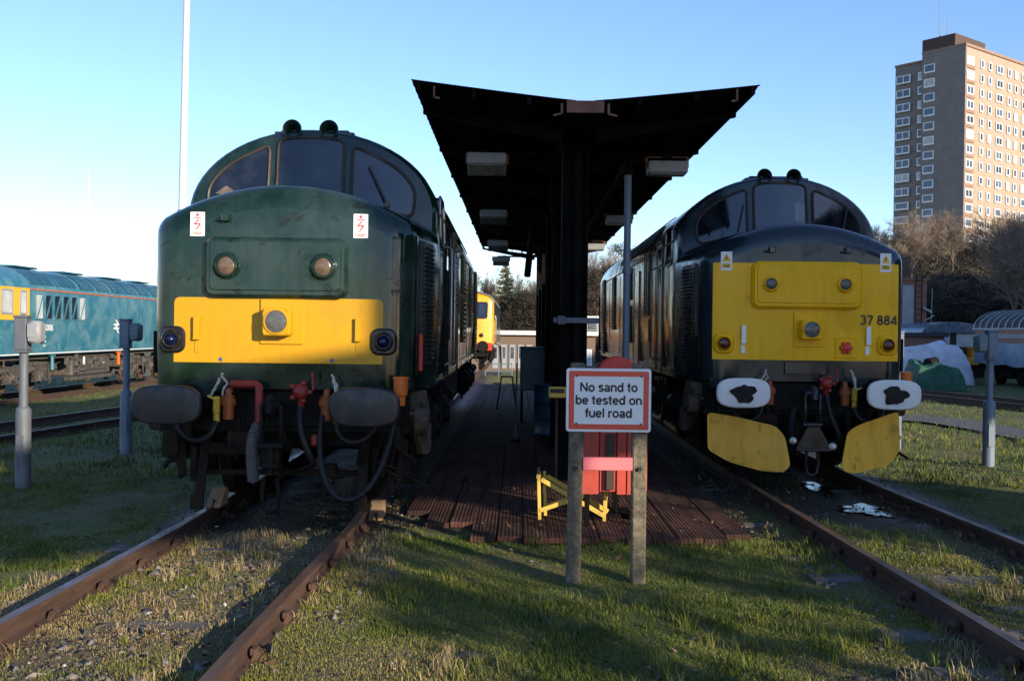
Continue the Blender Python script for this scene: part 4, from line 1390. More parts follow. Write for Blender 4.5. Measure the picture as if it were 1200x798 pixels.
        mb.build('isolating_cock', M['yellowcock'], root, smooth=30)
        mb = MB(); rnd = random.Random(int(x * 100) + 9)
        q = Vector((x + .05 * s, .47, 1.32))
        for k in range(11):
            q2 = q + Vector((rnd.uniform(-.03, .03), rnd.uniform(-.02, .02), -.032)); mb.tube([q, q2], .011, 5); q = q2
        q = Vector((x + .07 * s, .45, 1.28))
        for k in range(6):
            q2 = q + Vector((s * .012 + rnd.uniform(-.015, .015), rnd.uniform(-.02, .02), -.03)); mb.tube([q, q2], .013, 5); q = q2
        mb.build('safety_chain', M['rope'], root, smooth=0)
        hose(root, 'air_hose', [(x + .10 * s, .47, .90), (x + .10 * s, .40, .66), (x + .38 * s, .40, .64), (x + .46 * s, .50, .86)], .026, M['hose'])
    x = .20
    mb = MB(); mb.lathe((x + .02, .46, 1.16), (0, -1, 0), [(.07, -.06), (.075, 0), (.06, .03), (.03, .05)], 14)
    for k in range(5): mb.box((x + .02 + .085 * math.cos(k * 1.256), .45, 1.16 + .085 * math.sin(k * 1.256)), (.05, .04, .04), bev=.01)
    mb.tube([(x + .02, .46, 1.16), (x + .02, .50, .98)], .03, 8); mb.bar((x + .14, .45, 1.18), (x + .13, .44, 1.34), .022)
    mb.build('main_air_cock', M['reddull'], root, smooth=40)
    hose(root, 'main_air_hose', [(x + .02, .46, 1.02), (x + .0, .36, .80), (x + .14, .34, .60), (x + .16, .42, .50)], .034, M['hose'])
    if cfg['kind'] == 'green':
        hose(root, 'jumper_cable', [(.42, .44, .95), (.36, .10, -.02), (.98, .10, -.02), (1.08, .46, .90)], .026, M['hose'])
        mb = MB(); mb.box((.36, .44, .72), (.07, .06, .10), bev=.015); mb.box((.38, .44, .52), (.08, .06, .07), bev=.015)
        mb.build('hose_head', M['reddull'], root)
    mb = MB()
    cx_ = cfg['can']
    mb.lathe((cx_, .42, 1.02), (0, 0, 1), [(.02, .03), (.042, .03), (.046, .11), (.062, .13), (.066, .20), (.066, .265), (.073, .27), (.073, .29), (.02, .295)], 22)
    mb.build('jumper_socket', M['orange'], root, smooth=35)
    if cfg['ploughs']:
        for s in (-1, 1):
            mb = MB()
            if s < 0: ol = [(-1.20, .80), (-.90, .76), (-.42, .66), (-.32, .54), (-.27, .20), (-.36, .13), (-.58, .13), (-.95, .22), (-1.20, .36)]
            else: ol = [(1.08, .84), (.56, .68), (.42, .60), (.33, .24), (.35, .15), (.50, .12), (.95, .22), (1.08, .38)]
            def pf(u, v, t, s=s):
                a = abs(u) - .3
                return (u, .42 - .38 * max(0, .95 - abs(u)) * (0.75) + .42 * max(0, .55 - v) ** 1.0 * -.35 + .10 * (v - .2) ** 2 + t, v)
            ol = round_poly(ol, .06, 4)
            mb.sheet(ol, pf, 0, 9); mb.sheet(ol, pf, .016, 9)
            n = len(ol)
            mb.loft([[pf(u, v, 0) for u, v in ol], [pf(u, v, .016) for u, v in ol]], closed=True)
            pl = mb.build('snow_plough', M['plough'], root, smooth=50)
            mb = MB()
            for q in (.55, .95): mb.bar((s * q, .75, .82), (s * q, .62, .40), .06, .05)
            mb.build('plough_bracket', M['black'], pl)
        mb = MB(); mb.box((.0, .22, .40), (.42, .08, .05), bev=.01); mb.prism([(-.07, .66), (.07, .66), (.20, .42), (-.20, .42)], lambda u, v, t: (u, .20 + t, v), 0, .03)
        mb.build('coupling_stirrup', M['blackgloss'], root)
        mb = MB()
        for x, z in ((-.24, .50), (.22, .44)): mb.lathe((x, .2, z), (-.4, -1, .1), [(.05, -.06), (.055, 0), (.04, .03), (.004, .035)], 14)
        mb.build('pipe_cap', M['steel'], root, smooth=40)
    else:
        mb = MB()
        for s in (-1, 1):       # guard irons in front of the wheels and brake rigging at the ends
            mb.bar((s * .76, .95, .80), (s * .76, .62, .10), .09, .03); mb.box((s * .76, .60, .12), (.12, .05, .14), bev=.01)
            mb.bar((s * 1.05, .9, .9), (s * .92, .7, .35), .07, .04)
            mb.box((s * 1.06, 1.0, .70), (.12, .3, .22), bev=.02); mb.bar((s * 1.1, .88, .9), (s * .98, .82, .30), .03); mb.cyl((s * .95, .95, .62), (s * 1.16, .95, .62), .07, n=12); mb.box((s * .86, .9, .45), (.06, .2, .34), bev=.01)
        mb.bar((-.9, .9, .36), (.9, .9, .36), .06, .05)
        mb.build('guard_iron', M['grime'], root)
    mb = MB()
    for k in range(26):      # brackets, boxes and pipes behind the buffer beam
        rnd = random.Random(50 + k)
        x = rnd.uniform(-1.15, 1.15); z = rnd.uniform(.35, .85); y = rnd.uniform(.75, 1.0)
        if k % 2: mb.box((x, y, z), (rnd.uniform(.06, .22), .12, rnd.uniform(.06, .26)), bev=.01)
        else: mb.tube([(x, y - .05, z + .3), (x + rnd.uniform(-.1, .1), y - .12, z), (x + rnd.uniform(-.3, .3), y, z - .15)], rnd.uniform(.012, .03), 6)
    mb.build('end_pipework', M['grime'], root)
    # side gear under the cab
    for s in (-1, 1):
        mb = MB()
        mb.box((s * 1.18, 1.35, .98), (.22, .55, .30), bev=.02); mb.box((s * 1.22, 1.70, .62), (.20, .34, .30), bev=.015)
        mb.cyl((s * 1.22, 1.05, .86), (s * 1.34, 1.05, .86), .13, .12, n=18); mb.cyl((s * 1.15, 1.55, .92), (s * 1.30, 1.55, .92), .12, .12, n=18)
        mb.bar((s * 1.2, .8, .95), (s * 1.24, 1.5, .5), .05, .03)
        mb.tube([(s * 1.28, 1.0, 1.05), (s * 1.33, 1.2, .9), (s * 1.3, 1.5, 1.0), (s * 1.3, 1.8, .8)], .016, 6)
        mb.build('sand_box', M['dusty'], root)
    make_bogie(root, 3.75, 1, M['black'], M['grime'], 5)
    make_bogie(root, L - 3.75, -1, M['black'], M['grime'], 6)
    return root, nose, body

SIDES = [(5.4, 2.55, .55, 1.05, 'g'), (5.4, 1.78, .55, .36, 'p'), (8.6, 2.68, 1.0, .62, 'g'), (8.6, 1.90, 1.0, .72, 'g'), (6.9, 2.0, .5, 1.7, 'p'), (11.9, 2.4, .5, 1.2, 'g'), (14.9, 2.14, .6, 1.9, 'g')]
green_loco, gnose, gbody = build_loco('green_locomotive', (-2.2, 8.9, RT), R(.60), 'dark green nose cab diesel locomotive with yellow half front panel', dict(
    kind='green', paint=M['green'], nosepaint=M['green'], skirt=M['green'], yellow=M['yellow_l'], hcpaint=M['green'], tailpaint=M['blackgloss'], roofpaint=M['green'], hornpaint=M['green'],
    panel=(-1.0, .945, 1.415, 2.02, .06), headcode=(-.045, 2.30, 1.33, .56), headlight=(-.01, 1.80, .26), tail=(.985, 1.625, -.03), label=(.76, 2.70, -.03, 'bolt'), bracket=M['yellow_l'],
    lugs=(-.52,), wipers=(1,), grille=M['darkpanel'], slat=M['green'], sidered=M['redbright'], door=M['black'], sides=SIDES, buffer=M['bufface'], grease=False, ploughs=False, can=1.14))
# small stars along the foot of the yellow panel
for x in (-.56, .475):
    pts = [(x + (.028 if k % 2 == 0 else .012) * math.sin(k * PI / 5), 1.445 + (.028 if k % 2 == 0 else .012) * math.cos(k * PI / 5)) for k in range(10)]
    mb = MB(); mb.sheet(pts, front_fn, .0075, 1); mb.build('star_mark', M['navystar'], green_loco, smooth=0)

grey_loco, ynose, ybody = build_loco('yellow_fronted_locomotive', (3.47, 11.78, RT), R(-.40), 'dark slate diesel locomotive with full yellow front, snow ploughs and white buffers', dict(
    kind='slate', paint=M['slate'], nosepaint=M['slate'], skirt=M['slate'], yellow=M['yellow_r'], hcpaint=M['yellow_r'], tailpaint=M['yellow_r'], roofpaint=M['slate'], hornpaint=M['blackgloss'],
    panel=(-1.12, 1.12, 1.43, 2.60, .02), headcode=(.0, 2.335, 1.32, .57), headlight=(.03, 1.80, .24), tail=(.985, 1.625, .0), label=(.96, 2.62, .0, 'tri'), bracket=M['white'],
    lugs=(-.42, .5), wipers=(-1, 1), grille=M['slate'], slat=M['slate'], sidered=M['black'], door=M['slate'], sides=SIDES, buffer=M['bufwhite'], grease=True, ploughs=True, can=1.15))
stroke_text(['37 884'], .158, M['labelblack'], 'number_lettering', grey_loco, lambda u, v, t: front_fn(1.11 + u, 1.925 + v, .006 + t), w=.155, align='RIGHT', xs=.95)
# red emergency socket in its square recess
mb = MB(); q = Vector(front_fn(.48, 1.585, 0)); mb.box(q + Vector((0, -.012, 0)), (.25, .02, .25), bev=.006)
sk = mb.build('socket_plate', M['yellow_r'], grey_loco)
mb = MB()
mb.lathe(q + Vector((0, -.02, 0)), (0, -1, 0), [(.05, 0), (.05, .04), (.02, .06)], 14)
for k in range(6): mb.box(q + Vector((.055 * math.cos(k * 1.047), -.04, .055 * math.sin(k * 1.047))), (.045, .05, .045), bev=.012)
mb.build('red_socket', M['redbright'], sk)
mb = MB(); mb.box((0, NY - .012, 1.335), (.50, .03, .15), bev=.006); mb.build('valance_plate', M['slate'], grey_loco)
# ------------------------------------------------------------------ the warning sign on two concrete posts
SY = 7.8
sg = empty('warning_sign', (.69, SY, 0), 0, 'white notice with red border about sand on two pitted concrete posts', 'sign')
mb = MB(); bw, bh, zc = .640, .478, 1.377
mb.prism(rrect(0, zc, bw, bh, .022, 5), lambda u, v, t: (u, -.075 + t, v), 0, .016, bev=.003)
bd = mb.build('sign_board', M['signwhite'], sg, smooth=30)
mb = MB()
o1 = rrect(0, zc, bw - .038, bh - .038, .010, 3); o2 = rrect(0, zc, bw - .118, bh - .118, .004, 3)
f = lambda u, v, t: (u, -.0775 + t, v)
mb.loft([[f(u, v, 0) for u, v in o1], [f(u, v, 0) for u, v in o2]], closed=True)
mb.loft([[f(u, v, .002) for u, v in o1], [f(u, v, 0) for u, v in o1]], closed=True)
mb.build('red_border', M['signred'], bd, smooth=0)
stroke_text(['No sand to', 'be tested on', 'fuel road'], .0945, M['labelblack'], 'lettering', bd, lambda u, v, t: (u, -.0762 - t, zc + .002 + v), xs=.97)
for k, x in enumerate((-.243, .243)):
    mb = MB(); rnd = random.Random(k)
    top = 1.655; mb.box((x, 0, (top - .5) / 2), (.110, .10, top + .5), rot=(0, (.012 if k == 0 else -.006), 0), bev=.012)
    p_ = mb.build('concrete_post', M['concrete'], sg, smooth=20)
mb = MB(); mb.box((.0, -.052, .895), (.376, .022, .098), bev=.004)
cb = mb.build('pink_crossbar', M['pink'], sg)
mb = MB()
for x in (-.243, .243):
    mb.cyl((x, -.05, .86), (x, -.075, .86), .016, n=8)
    for zz in (1.20, 1.56): mb.cyl((x, -.076, zz), (x, -.081, zz), .008, n=8)
mb.build('fixing_bolt', M['labelblack'], sg)

# red cabinet and hose reel behind the sign
rc = empty('red_cabinet', (.93, 9.75, .06), 0, 'red boarded cabinet with a dark upright timber standing behind the warning sign', 'cabinet')
mb = MB()
for k, (x, w) in enumerate(((-.24, .17), (-.075, .15), (.055, .09), (.20, .19))):
    mb.box((x, -.14, .73 + (.012 if k == 1 else 0)), (w - .006, .03, .84 - (.03 if k == 1 else 0)), bev=.003)
mb.box((.0, .06, .74), (.60, .36, .80))
mb.build('cabinet_body', M['redboard'], rc, smooth=0)
mb = MB(); mb.box((-.055, -.185, .62), (.075, .05, .52), bev=.006); mb.build('front_timber', M['brownpost'], rc)
for sx in (-1, 1):
    for sy in (-1, 1):
        mb = MB(); mb.box((sx * .26, .06 + sy * .15, .165), (.045, .045, .33)); mb.build('leg', M['canopysteel'], rc)
hr = empty('hose_reel', (1.0, 10.3, .06), 0, 'dark red hose reel whose curved top shows above the warning sign', 'hose reel')
mb = MB()
for t in (-.10, .10): mb.lathe((0, t, 1.38), (0, 1, 0), [(.02, -.012), (.205, -.012), (.21, 0), (.205, .012), (.02, .012)], 32)
mb.build('reel_disc', M['red'], hr, smooth=40)
mb = MB()
for k in range(5): mb.lathe((0, -.08 + k * .04, 1.38), (0, 1, 0), [(.14, -.02), (.165, -.012), (.17, 0), (.165, .012), (.14, .02)], 28)
mb.build('wound_hose', M['hose'], hr, smooth=50)
mb = MB()
for t in (-.15, .15): mb.bar((0, t, 0), (0, t, 1.4), .06, .03)
mb.cyl((0, -.17, 1.38), (0, .17, 1.38), .03, n=10); mb.box((0, 0, .02), (.3, .42, .04))
mb.build('stand', M['canopysteel'], hr)

# yellow trestle barrier
tr = empty('trestle_barrier', (.545, 10.0, .062), R(-3), 'low yellow timber trestle barrier standing on the walkway left of the sign', 'barrier')
for yy, dz, dx in ((-.06, 0, 0), (.17, .0, .05)):
    mb = MB()
    mb.bar((-.31 + dx, yy, 0), (-.325 + dx, yy, .44 + dz), .052, .032); mb.bar((.315 + dx * .3, yy, 0), (.325 + dx * .3, yy, .34 + dz), .05, .032)
    mb.build('leg_frame', M['trestle'], tr, bevel=.003)
    for a, b in (((-.30, .395), (.31, .055)), ((-.31, .09), (.32, .325))):
        mb = MB(); mb.bar((a[0] + dx, yy - .022, a[1] + dz), (b[0] + dx, yy - .022, b[1] + dz), .042, .02, up=(0, 1, 0)); mb.build('cross_bar', M['trestle'], tr, bevel=.002)
mb = MB(); mb.box((-.325, .04, .42), (.04, .26, .03)); mb.box((.325, .04, .32), (.04, .26, .03)); mb.build('tie_piece', M['trestle'], tr)
mb = MB(); mb.box((-.325, -.06, .475), (.034, .034, .07)); mb.build('end_block', M['brownpost'], tr)

for k, (x, y, l) in enumerate(((-2.93, 10.05, 'tan timber wheel chock on the left rail under the green locomotive'), (-1.38, 10.2, 'tan timber wheel chock by the right rail under the green locomotive'))):
    t = empty('wheel_chock', (x, y, .15 if k == 0 else .02), 0, l, 'wheel chock', 'timber chocks under the green locomotive')
    mb = MB(); mb.prism([(-.20, 0), (.10, 0), (.10, .16), (.03, .16)], lambda u, v, q: (q, u, v), -.07, .07); mb.build('wedge', M['chock'], t, bevel=.005)
    mb = MB(); mb.tube([(0, -.12, .05), (.02, -.22, .08), (.03, -.30, .02)], .012, 6); mb.build('handle', M['brownpost'], t)

# things in the gloom round the canopy columns
cab = empty('equipment_cabinet', (.30, 20.8, .07), 0, 'blue grey equipment cabinet on legs left of the canopy columns', 'cabinet')
mb = MB(); mb.box((0, 0, 1.05), (.50, .35, .85), bev=.02); mb.box((0, 0, 1.49), (.54, .40, .04), bev=.01); mb.build('casing', M['cabinet'], cab)
mb = MB(); mb.box((.0, -.18, 1.05), (.42, .015, .75), bev=.004); mb.box((.16, -.195, 1.08), (.03, .03, .10)); mb.build('door', M['cabinet'], cab)
for sx in (-1, 1):
    for sy in (-1, 1):
        mb = MB(); mb.box((sx * .21, sy * .13, .31), (.05, .05, .63)); mb.build('leg', M['canopysteel'], cab)
dm = empty('drum', (.58, 18.2, .07), 0, 'dark blue oil drum standing upright at the foot of the canopy columns', 'drum')
mb = MB(); mb.lathe((0, 0, 0), (0, 0, 1), [(.02, 0), (.28, 0), (.29, .01), (.28, .03), (.28, .28), (.295, .30), (.28, .32), (.28, .56), (.295, .58), (.28, .60), (.28, .85), (.29, .87), (.28, .88), (.27, .86), (.02, .86)], 32)
mb.build('shell', M['plastic_blue'], dm, smooth=40)
mb = MB(); mb.cyl((.14, 0, .86), (.14, 0, .885), .04, n=12); mb.build('bung', M['canopysteel'], dm)
yb = empty('yellow_box', (.48, 12.35, 0), 0, 'small yellow box fixed low on the front canopy column', 'box')
mb = MB(); mb.box((0, 0, 1.16), (.21, .15, .13), bev=.012); mb.build('box_body', M['trestle'], yb)
mb = MB(); mb.box((0, -.08, 1.18), (.17, .012, .05), bev=.003); mb.box((.0, .05, .58), (.03, .03, 1.05)); mb.build('box_front', M['brownpost'], yb)
for k, (x, y, l) in enumerate(((-.02, 17.0, 'thin pale marker rod standing beside the blue grey cabinet'), (-.25, 24.0, 'dark metal frame stand left of the blue grey cabinet'))):
    if k == 0:
        t = empty('marker_rod', (x, y, .06), 0, l, 'rod'); mb = MB(); mb.tube([(0, 0, 0), (.01, 0, 1.3)], .015, 8); mb.build('rod', M['galv'], t); mb = MB(); mb.lathe((0, 0, 0), (0, 0, 1), [(.02, 0), (.09, 0), (.09, .02), (.02, .04)], 14); mb.build('base', M['canopysteel'], t)
    else:
        t = empty('frame_stand', (x, y, .02), 0, l, 'stand'); mb = MB()
        for sx in (-.18, .18): mb.tube([(sx * 1.3, -.15, 0), (sx * .7, 0, .8), (sx * 1.3, .15, 0)], .018, 6)
        mb.build('legs', M['canopysteel'], t); mb = MB(); mb.tube([(-.14, 0, .8), (.14, 0, .8)], .02, 6); mb.build('top_bar', M['canopysteel'], t)

# ------------------------------------------------------------------ grey electric posts beside the outer tracks
def power_post(x, y, h, side, mat, label):
    t = empty('power_post', (x, y, float(gtop(x, y)) - .02), 0, label, 'power post', 'grey electric posts beside the tracks')
    mb = MB(); mb.lathe((0, 0, 0), (0, 0, 1), [(.02, -.1), (.086, -.1), (.086, .93), (.080, .955), (.052, .985), (.050, 1.0), (.050, h - .36), (.02, h - .36)], 24)
    mb.build('column', mat, t, smooth=35)
    mb = MB(); mb.box((.0, -.089, .48), (.09, .012, .34), bev=.004); mb.lathe((0, 0, .50), (0, 0, 1), [(.086, -.015), (.091, -.012), (.091, .012), (.086, .015)], 24)
    mb.build('door_plate', mat, t)
    mb = MB(); mb.box((-.015 * side, 0, h - .19), (.145, .15, .38), bev=.010); mb.box((-.015 * side, 0, h + .012), (.16, .17, .03), bev=.006); mb.box((-.015 * side, 0, h - .395), (.16, .16, .03), bev=.006)
    mb.build('switch_box', mat, t)
    mb = MB(); mb.box((side * .14, 0, h - .17), (.165, .19, .27), bev=.035); mb.box((side * .14, -.098, h - .15), (.12, .01, .16), bev=.004)
    mb.build('socket_box', M['lampbody'] if mat is M['galv'] else M['cabinet'], t, smooth=40)
power_post(-5.78, 11.95, 2.02, 1, M['galv'], 'pale grey electric post standing nearest the viewer on the left')
power_post(-5.86, 15.3, 2.02, 1, M['postblue'], 'blue grey electric post just left of the green locomotive buffer')
power_post(6.90, 15.0, 1.98, -1, M['postblue'], 'blue grey electric post standing on the grass at the far right')
power_post(6.36, 17.2, 1.98, -1, M['postblue'], 'electric post half hidden behind the white right-hand buffer')

# ------------------------------------------------------------------ blue locomotive on the left
BX, BYF, BZ = -16.1, 26.2, -.24
bl = empty('blue_locomotive', (BX, BYF, BZ), 0, 'long blue diesel locomotive with yellow cab and white logo on the left', 'locomotive')
BL = 19.3; bh_ = 1.345
def bsec(i=0.0, zb=1.22):
    a = half_arch(bh_ - i, 3.22, .72 - i, 22)
    return [(-bh_ + i, zb), (-bh_ + i, 2.2)] + a + [(bh_ - i, 2.2), (bh_ - i, zb)]
mb = MB()
for k, (y, i) in enumerate([(.3, .12), (.42, .03), (.6, 0), (4.55, 0)]): pass
mb.loft([[(x, y, z) for x, z in bsec(i)] for y, i in [(.55, .14), (.62, .05), (.8, 0), (4.55, 0), (9, 0), (14, 0), (BL - .8, 0), (BL - .62, .05), (BL - .55, .14)]], cap0=True, cap1=True)
mb.build('body', M['blue'], bl, smooth=35)
for s in (-1, 1):        # yellow cab side sheet on either side
    mb = MB(); mb.prism(round_poly([(.7, 2.28), (4.62, 2.28), (4.62, 3.24), (.7, 3.24)], .04), lambda u, v, t, s=s: (s * (bh_ + t), u, v), .008, -.01)
    mb.build('cab_side', M['yellow_cab'], bl, smooth=0)
for s in (-1, 1):
    for yc, w in ((1.9, .7), (3.25, .68), (4.22, .42)):
        mb = MB(); mb.prism(rrect(yc, 2.80, w, .74, .07, 5), lambda u, v, t, s=s: (s * (bh_ + t), u, v), .022, .0, bev=.006); w_ = mb.build('cab_window', M['lampbody'], bl)
        mb = MB(); mb.prism(rrect(yc, 2.80, w - .12, .62, .05, 5), lambda u, v, t, s=s: (s * (bh_ + t), u, v), .027, .0); mb.build('pane', M['palewin'], w_)
    # engine-room windows with diagonal stay pattern
    for k in range(6):
        yc = 5.25 + k * .62
        mb = MB(); mb.prism(rrect(yc, 2.70, .50, .82, .05, 4), lambda u, v, t, s=s: (s * (bh_ + t), u, v), .018, .0, bev=.004); w_ = mb.build('side_window', M['blue'], bl)
        mb = MB(); mb.prism(rrect(yc, 2.70, .40, .72, .04, 4), lambda u, v, t, s=s: (s * (bh_ + t), u, v), .024, .0); mb.build('pane', M['palewin'] if k in (0, 5) else M['glass'], w_)
        mb = MB(); mb.bar((s * (bh_ + .035), yc - .18, 2.36), (s * (bh_ + .035), yc + .18, 3.04), .05, .02, up=(1, 0, 0)); mb.build('stay', M['blue'], w_)
    mb = MB(); mb.box((s * (bh_ + .006), 11.9, 3.225), (.03, 14.6, .045)); mb.build('orange_line', M['stripe'], bl)
    # roof side windows and grilles (on the curve)
    def roof_patch(y0, y1, a0, a1, off, s):
        pts = []
        for th in np.linspace(a0, a1, 7):
            a = R(th); pts.append((s * (bh_ + off) * math.cos(a), 3.22 + (.72 + off) * math.sin(a)))
        return [[(u, y0, v) for u, v in pts], [(u, y1, v) for u, v in pts]]
    for k in range(2):
        mb = MB(); mb.loft(roof_patch(4.8 + k * 1.65, 6.3 + k * 1.65, 12, 52, .012, s)); mb.build('roof_window', M['bluedark'], bl, smooth=60)
    for k in range(7):
        y0 = 8.25 + k * 1.35
        mb = MB(); mb.loft(roof_patch(y0, y0 + 1.12, 10, 54, .012, s)); g_ = mb.build('roof_grille', M['bluedark'], bl, smooth=60)
        mb = MB()
        for th in range(14, 54, 6): mb.loft(roof_patch(y0 + .05, y0 + 1.07, th, th + 2.2, .03, s))
        mb.build('louvre', M['blue'], g_, smooth=0)
mb = MB()
for k in range(16): mb.loft([[( (bh_ + .02) * math.cos(R(th)), 4.7 + k * .93 + w, 3.22 + .74 * math.sin(R(th))) for th in range(8, 173, 6)] for w in (0, .05)])
mb.build('roof_rib', M['blue'], bl, smooth=60)
for y in (6, 9.5, 13, 16):
    mb = MB(); mb.box((0, y, 3.95), (1.1, 1.6, .06), bev=.01); mb.build('roof_hatch', M['bluedark'], bl)
mb = MB(); mb.lathe((.5, 3.2, 3.8), (0, 0, 1), [(.02, 0), (.015, .35), (.01, .36)], 8); mb.build('roof_aerial', M['bluedark'], bl)
mb = MB(); mb.box((bh_ + .004, 9.9, 1.26), (.03, 18, .03)); mb.build('sole_bar', M['white'], bl)
stroke_text(['56006'], .27, M['white'], 'number_lettering', bl, lambda u, v, t: (bh_ + .003 + t, 5.45 + u, 2.06 + v), w=.14, align='LEFT')
for zz, w in ((1.78, .18), (1.63, .18), (1.50, .10)):
    mb = MB(); mb.box((bh_ + .004, 5.62, zz), (.006, w, .035)); mb.build('data_mark', M['white'], bl)
mb = MB()       # double arrow emblem
ly, lz, ls = 11.4, 2.12, .34
f = lambda u, v, t: (bh_ + .006 + t, ly + u, lz + v)
for zz in (-.07, .07): mb.prism([(-ls, zz - .028), (ls, zz - .028), (ls, zz + .028), (-ls, zz + .028)], f, .002, 0)
for pts in ([(-.30, -.068), (-.18, -.068), (.12, .068), (.0, .068)], [(.06, .07), (.18, .07), (-.08, .24), (-.20, .24)], [(-.06, -.07), (-.18, -.07), (.08, -.24), (.20, -.24)]):
    mb.prism(pts, f, .003, 0)
mb.build('arrow_emblem', M['white'], bl, smooth=0)
M['underlit'] = surf('sunlit_dusty_bogie', (.060, .056, .052), .7, var=.5, scale=6, dirt=(.12, .105, .09), dirt_amt=.35, dirt_scale=5, bmp=.4)  # grey lightened for sun on the running gear, plus dirt patches
M['rustwheel'] = surf('rusty_wheel', (.075, .048, .035), .75, var=.4, scale=6)
make_bogie(bl, 3.9, 1, M['underlit'], M['rustwheel'], 21)
make_bogie(bl, BL - 3.9, 1, M['underlit'], M['rustwheel'], 22)
mb = MB(); mb.box((0, 9.65, .74), (2.3, 3.2, .62), bev=.05); mb.box((1.17, 9.65, .80), (.06, 2.4, .40), bev=.02); mb.box((1.05, 9.65, .35), (.3, 3.4, .14), bev=.03)
for k in range(18):
    rnd = random.Random(k); mb.box((1.20, 7.0 + rnd.uniform(0, 5.5), rnd.uniform(.55, 1.12)), (.12, rnd.uniform(.1, .35), rnd.uniform(.08, .25)), bev=.015)
mb.box((0, 9.65, 1.14), (2.2, 17.5, .14))
mb.build('fuel_tank', M['underlit'], bl)
for y, z, m in ((8.85, .95, 'white'), (10.5, .95, 'white'), (9.7, .9, 'yellowcock')):
    mb = MB(); mb.box((1.215, y, z), (.02, .12, .26 if m == 'white' else .1)); mb.build('tank_mark', M[m], bl)
for y, m in ((6.3, 'blue'), (11.7, 'orange')):
    mb = MB(); mb.cyl((1.28, y, 1.2), (1.28, y, .72), .06, n=12); mb.box((1.28, y, 1.18), (.16, .16, .05)); mb.build('damper', M[m], bl)
mb = MB()
for s in (-1, 1): mb.lathe((s * .87, 0.05, 1.06), (0, 1, 0), [(.26, 0), (.26, .04), (.1, .08), (.1, .5)], 20)
mb.box((0, .55, 1.0), (2.4, .1, .4)); mb.build('buffer_beam', M['black'], bl)

# ------------------------------------------------------------------ yellow locomotive behind the green one
ol_ = empty('orange_yellow_locomotive', (-2.38, 44.0, RT), 0, 'orange yellow locomotive cab end with grey roof beyond the green locomotive', 'locomotive')
def osec(i=0.0):
    return [(-1.31 + i, 1.15), (-1.33 + i, 2.0), (-1.30 + i, 2.9)] + half_arch(1.29 - i, 3.05, .42 - i, 18) + [(1.30 - i, 2.9), (1.33 - i, 2.0), (1.31 - i, 1.15)]
mb = MB()
mb.loft([[(x, y + .0 + .12 * max(0, z - 2.2), z) for x, z in osec(i)] for y, i in ((.6, .20), (.66, .08), (.80, .015), (1.0, 0), (2.3, 0))], cap0=True, cap1=True)
mb.build('cab', M['orange_cab'], ol_, smooth=35)
mb = MB(); mb.loft([[(x, y, z) for x, z in osec(0)] for y in (2.3, 8, 17.5)], cap0=True, cap1=True); mb.build('body', M['slate'], ol_, smooth=35)
mb = MB()
mb.loft([[(x, y, z + .012) for x, z in half_arch(1.30 - i, 3.06, .43 - i, 18)] for y, i in ((.76, .05), (.9, 0), (17.4, 0))], cap0=False)
mb.build('roof', M['roofgrey'], ol_, smooth=40)
for s in (-1, 1):
    f = lambda u, v, t: (u, .60 + .12 * max(0, v - 2.2) - t, v)
    o_ = round_poly([(s * .12, 2.28), (s * 1.02, 2.28), (s * 1.04, 2.98), (s * .12, 2.98)], .10)
    mb = MB(); mb.prism(o_, f, .012, -.02); w_ = mb.build('windscreen', M['glass'], ol_)
    mb = MB(); q = [Vector(f(u, v, .012)) for u, v in o_]; mb.tube(q + q[:2], .022, 6, False); mb.build('window_seal', M['seal'], w_, smooth=60)
    mb = MB(); mb.prism(rrect(1.45, 2.62, .42, .80, .08), lambda u, v, t, s=s: (s * (1.325 + t), u, v), .014, -.02); mb.build('cab_side_window', M['glass'], ol_)
    mb = MB(); mb.tube([(s * 1.36, .95, 2.4), (s * 1.40, .95, 2.3), (s * 1.40, .95, 1.3), (s * 1.36, .95, 1.2)], .018, 6); mb.build('handrail', M['steel'], ol_)
    mb = MB(); mb.lathe((s * .865, .0, 1.06), (0, 1, 0), [(.24, 0), (.25, .03), (.24, .06), (.09, .08), (.09, .3), (.17, .32), (.17, .6)], 22); mb.build('buffer', M['black'], ol_, smooth=40)
    mb = MB(); mb.lathe((s * .80, .58, 1.55), (0, -1, 0), [(.09, 0), (.09, .04), (.07, .05), (.004, .06)], 16); mb.build('marker_light', M['lens_red'], ol_)
mb = MB(); mb.box((0, .60, 1.05), (2.5, .10, .34), bev=.02); mb.build('buffer_beam', M['redbright'], ol_)
mb = MB()
for x in (-.45, .1, .5): mb.tube([(x, .5, 1.1), (x, .42, .8), (x + .1, .45, .4)], .03, 8)
mb.box((0, 3, .8), (2.0, 3.6, .5)); mb.build('brake_hose', M['black'], ol_)
make_bogie(ol_, 3.6, 1, M['black'], M['grime'], 31)

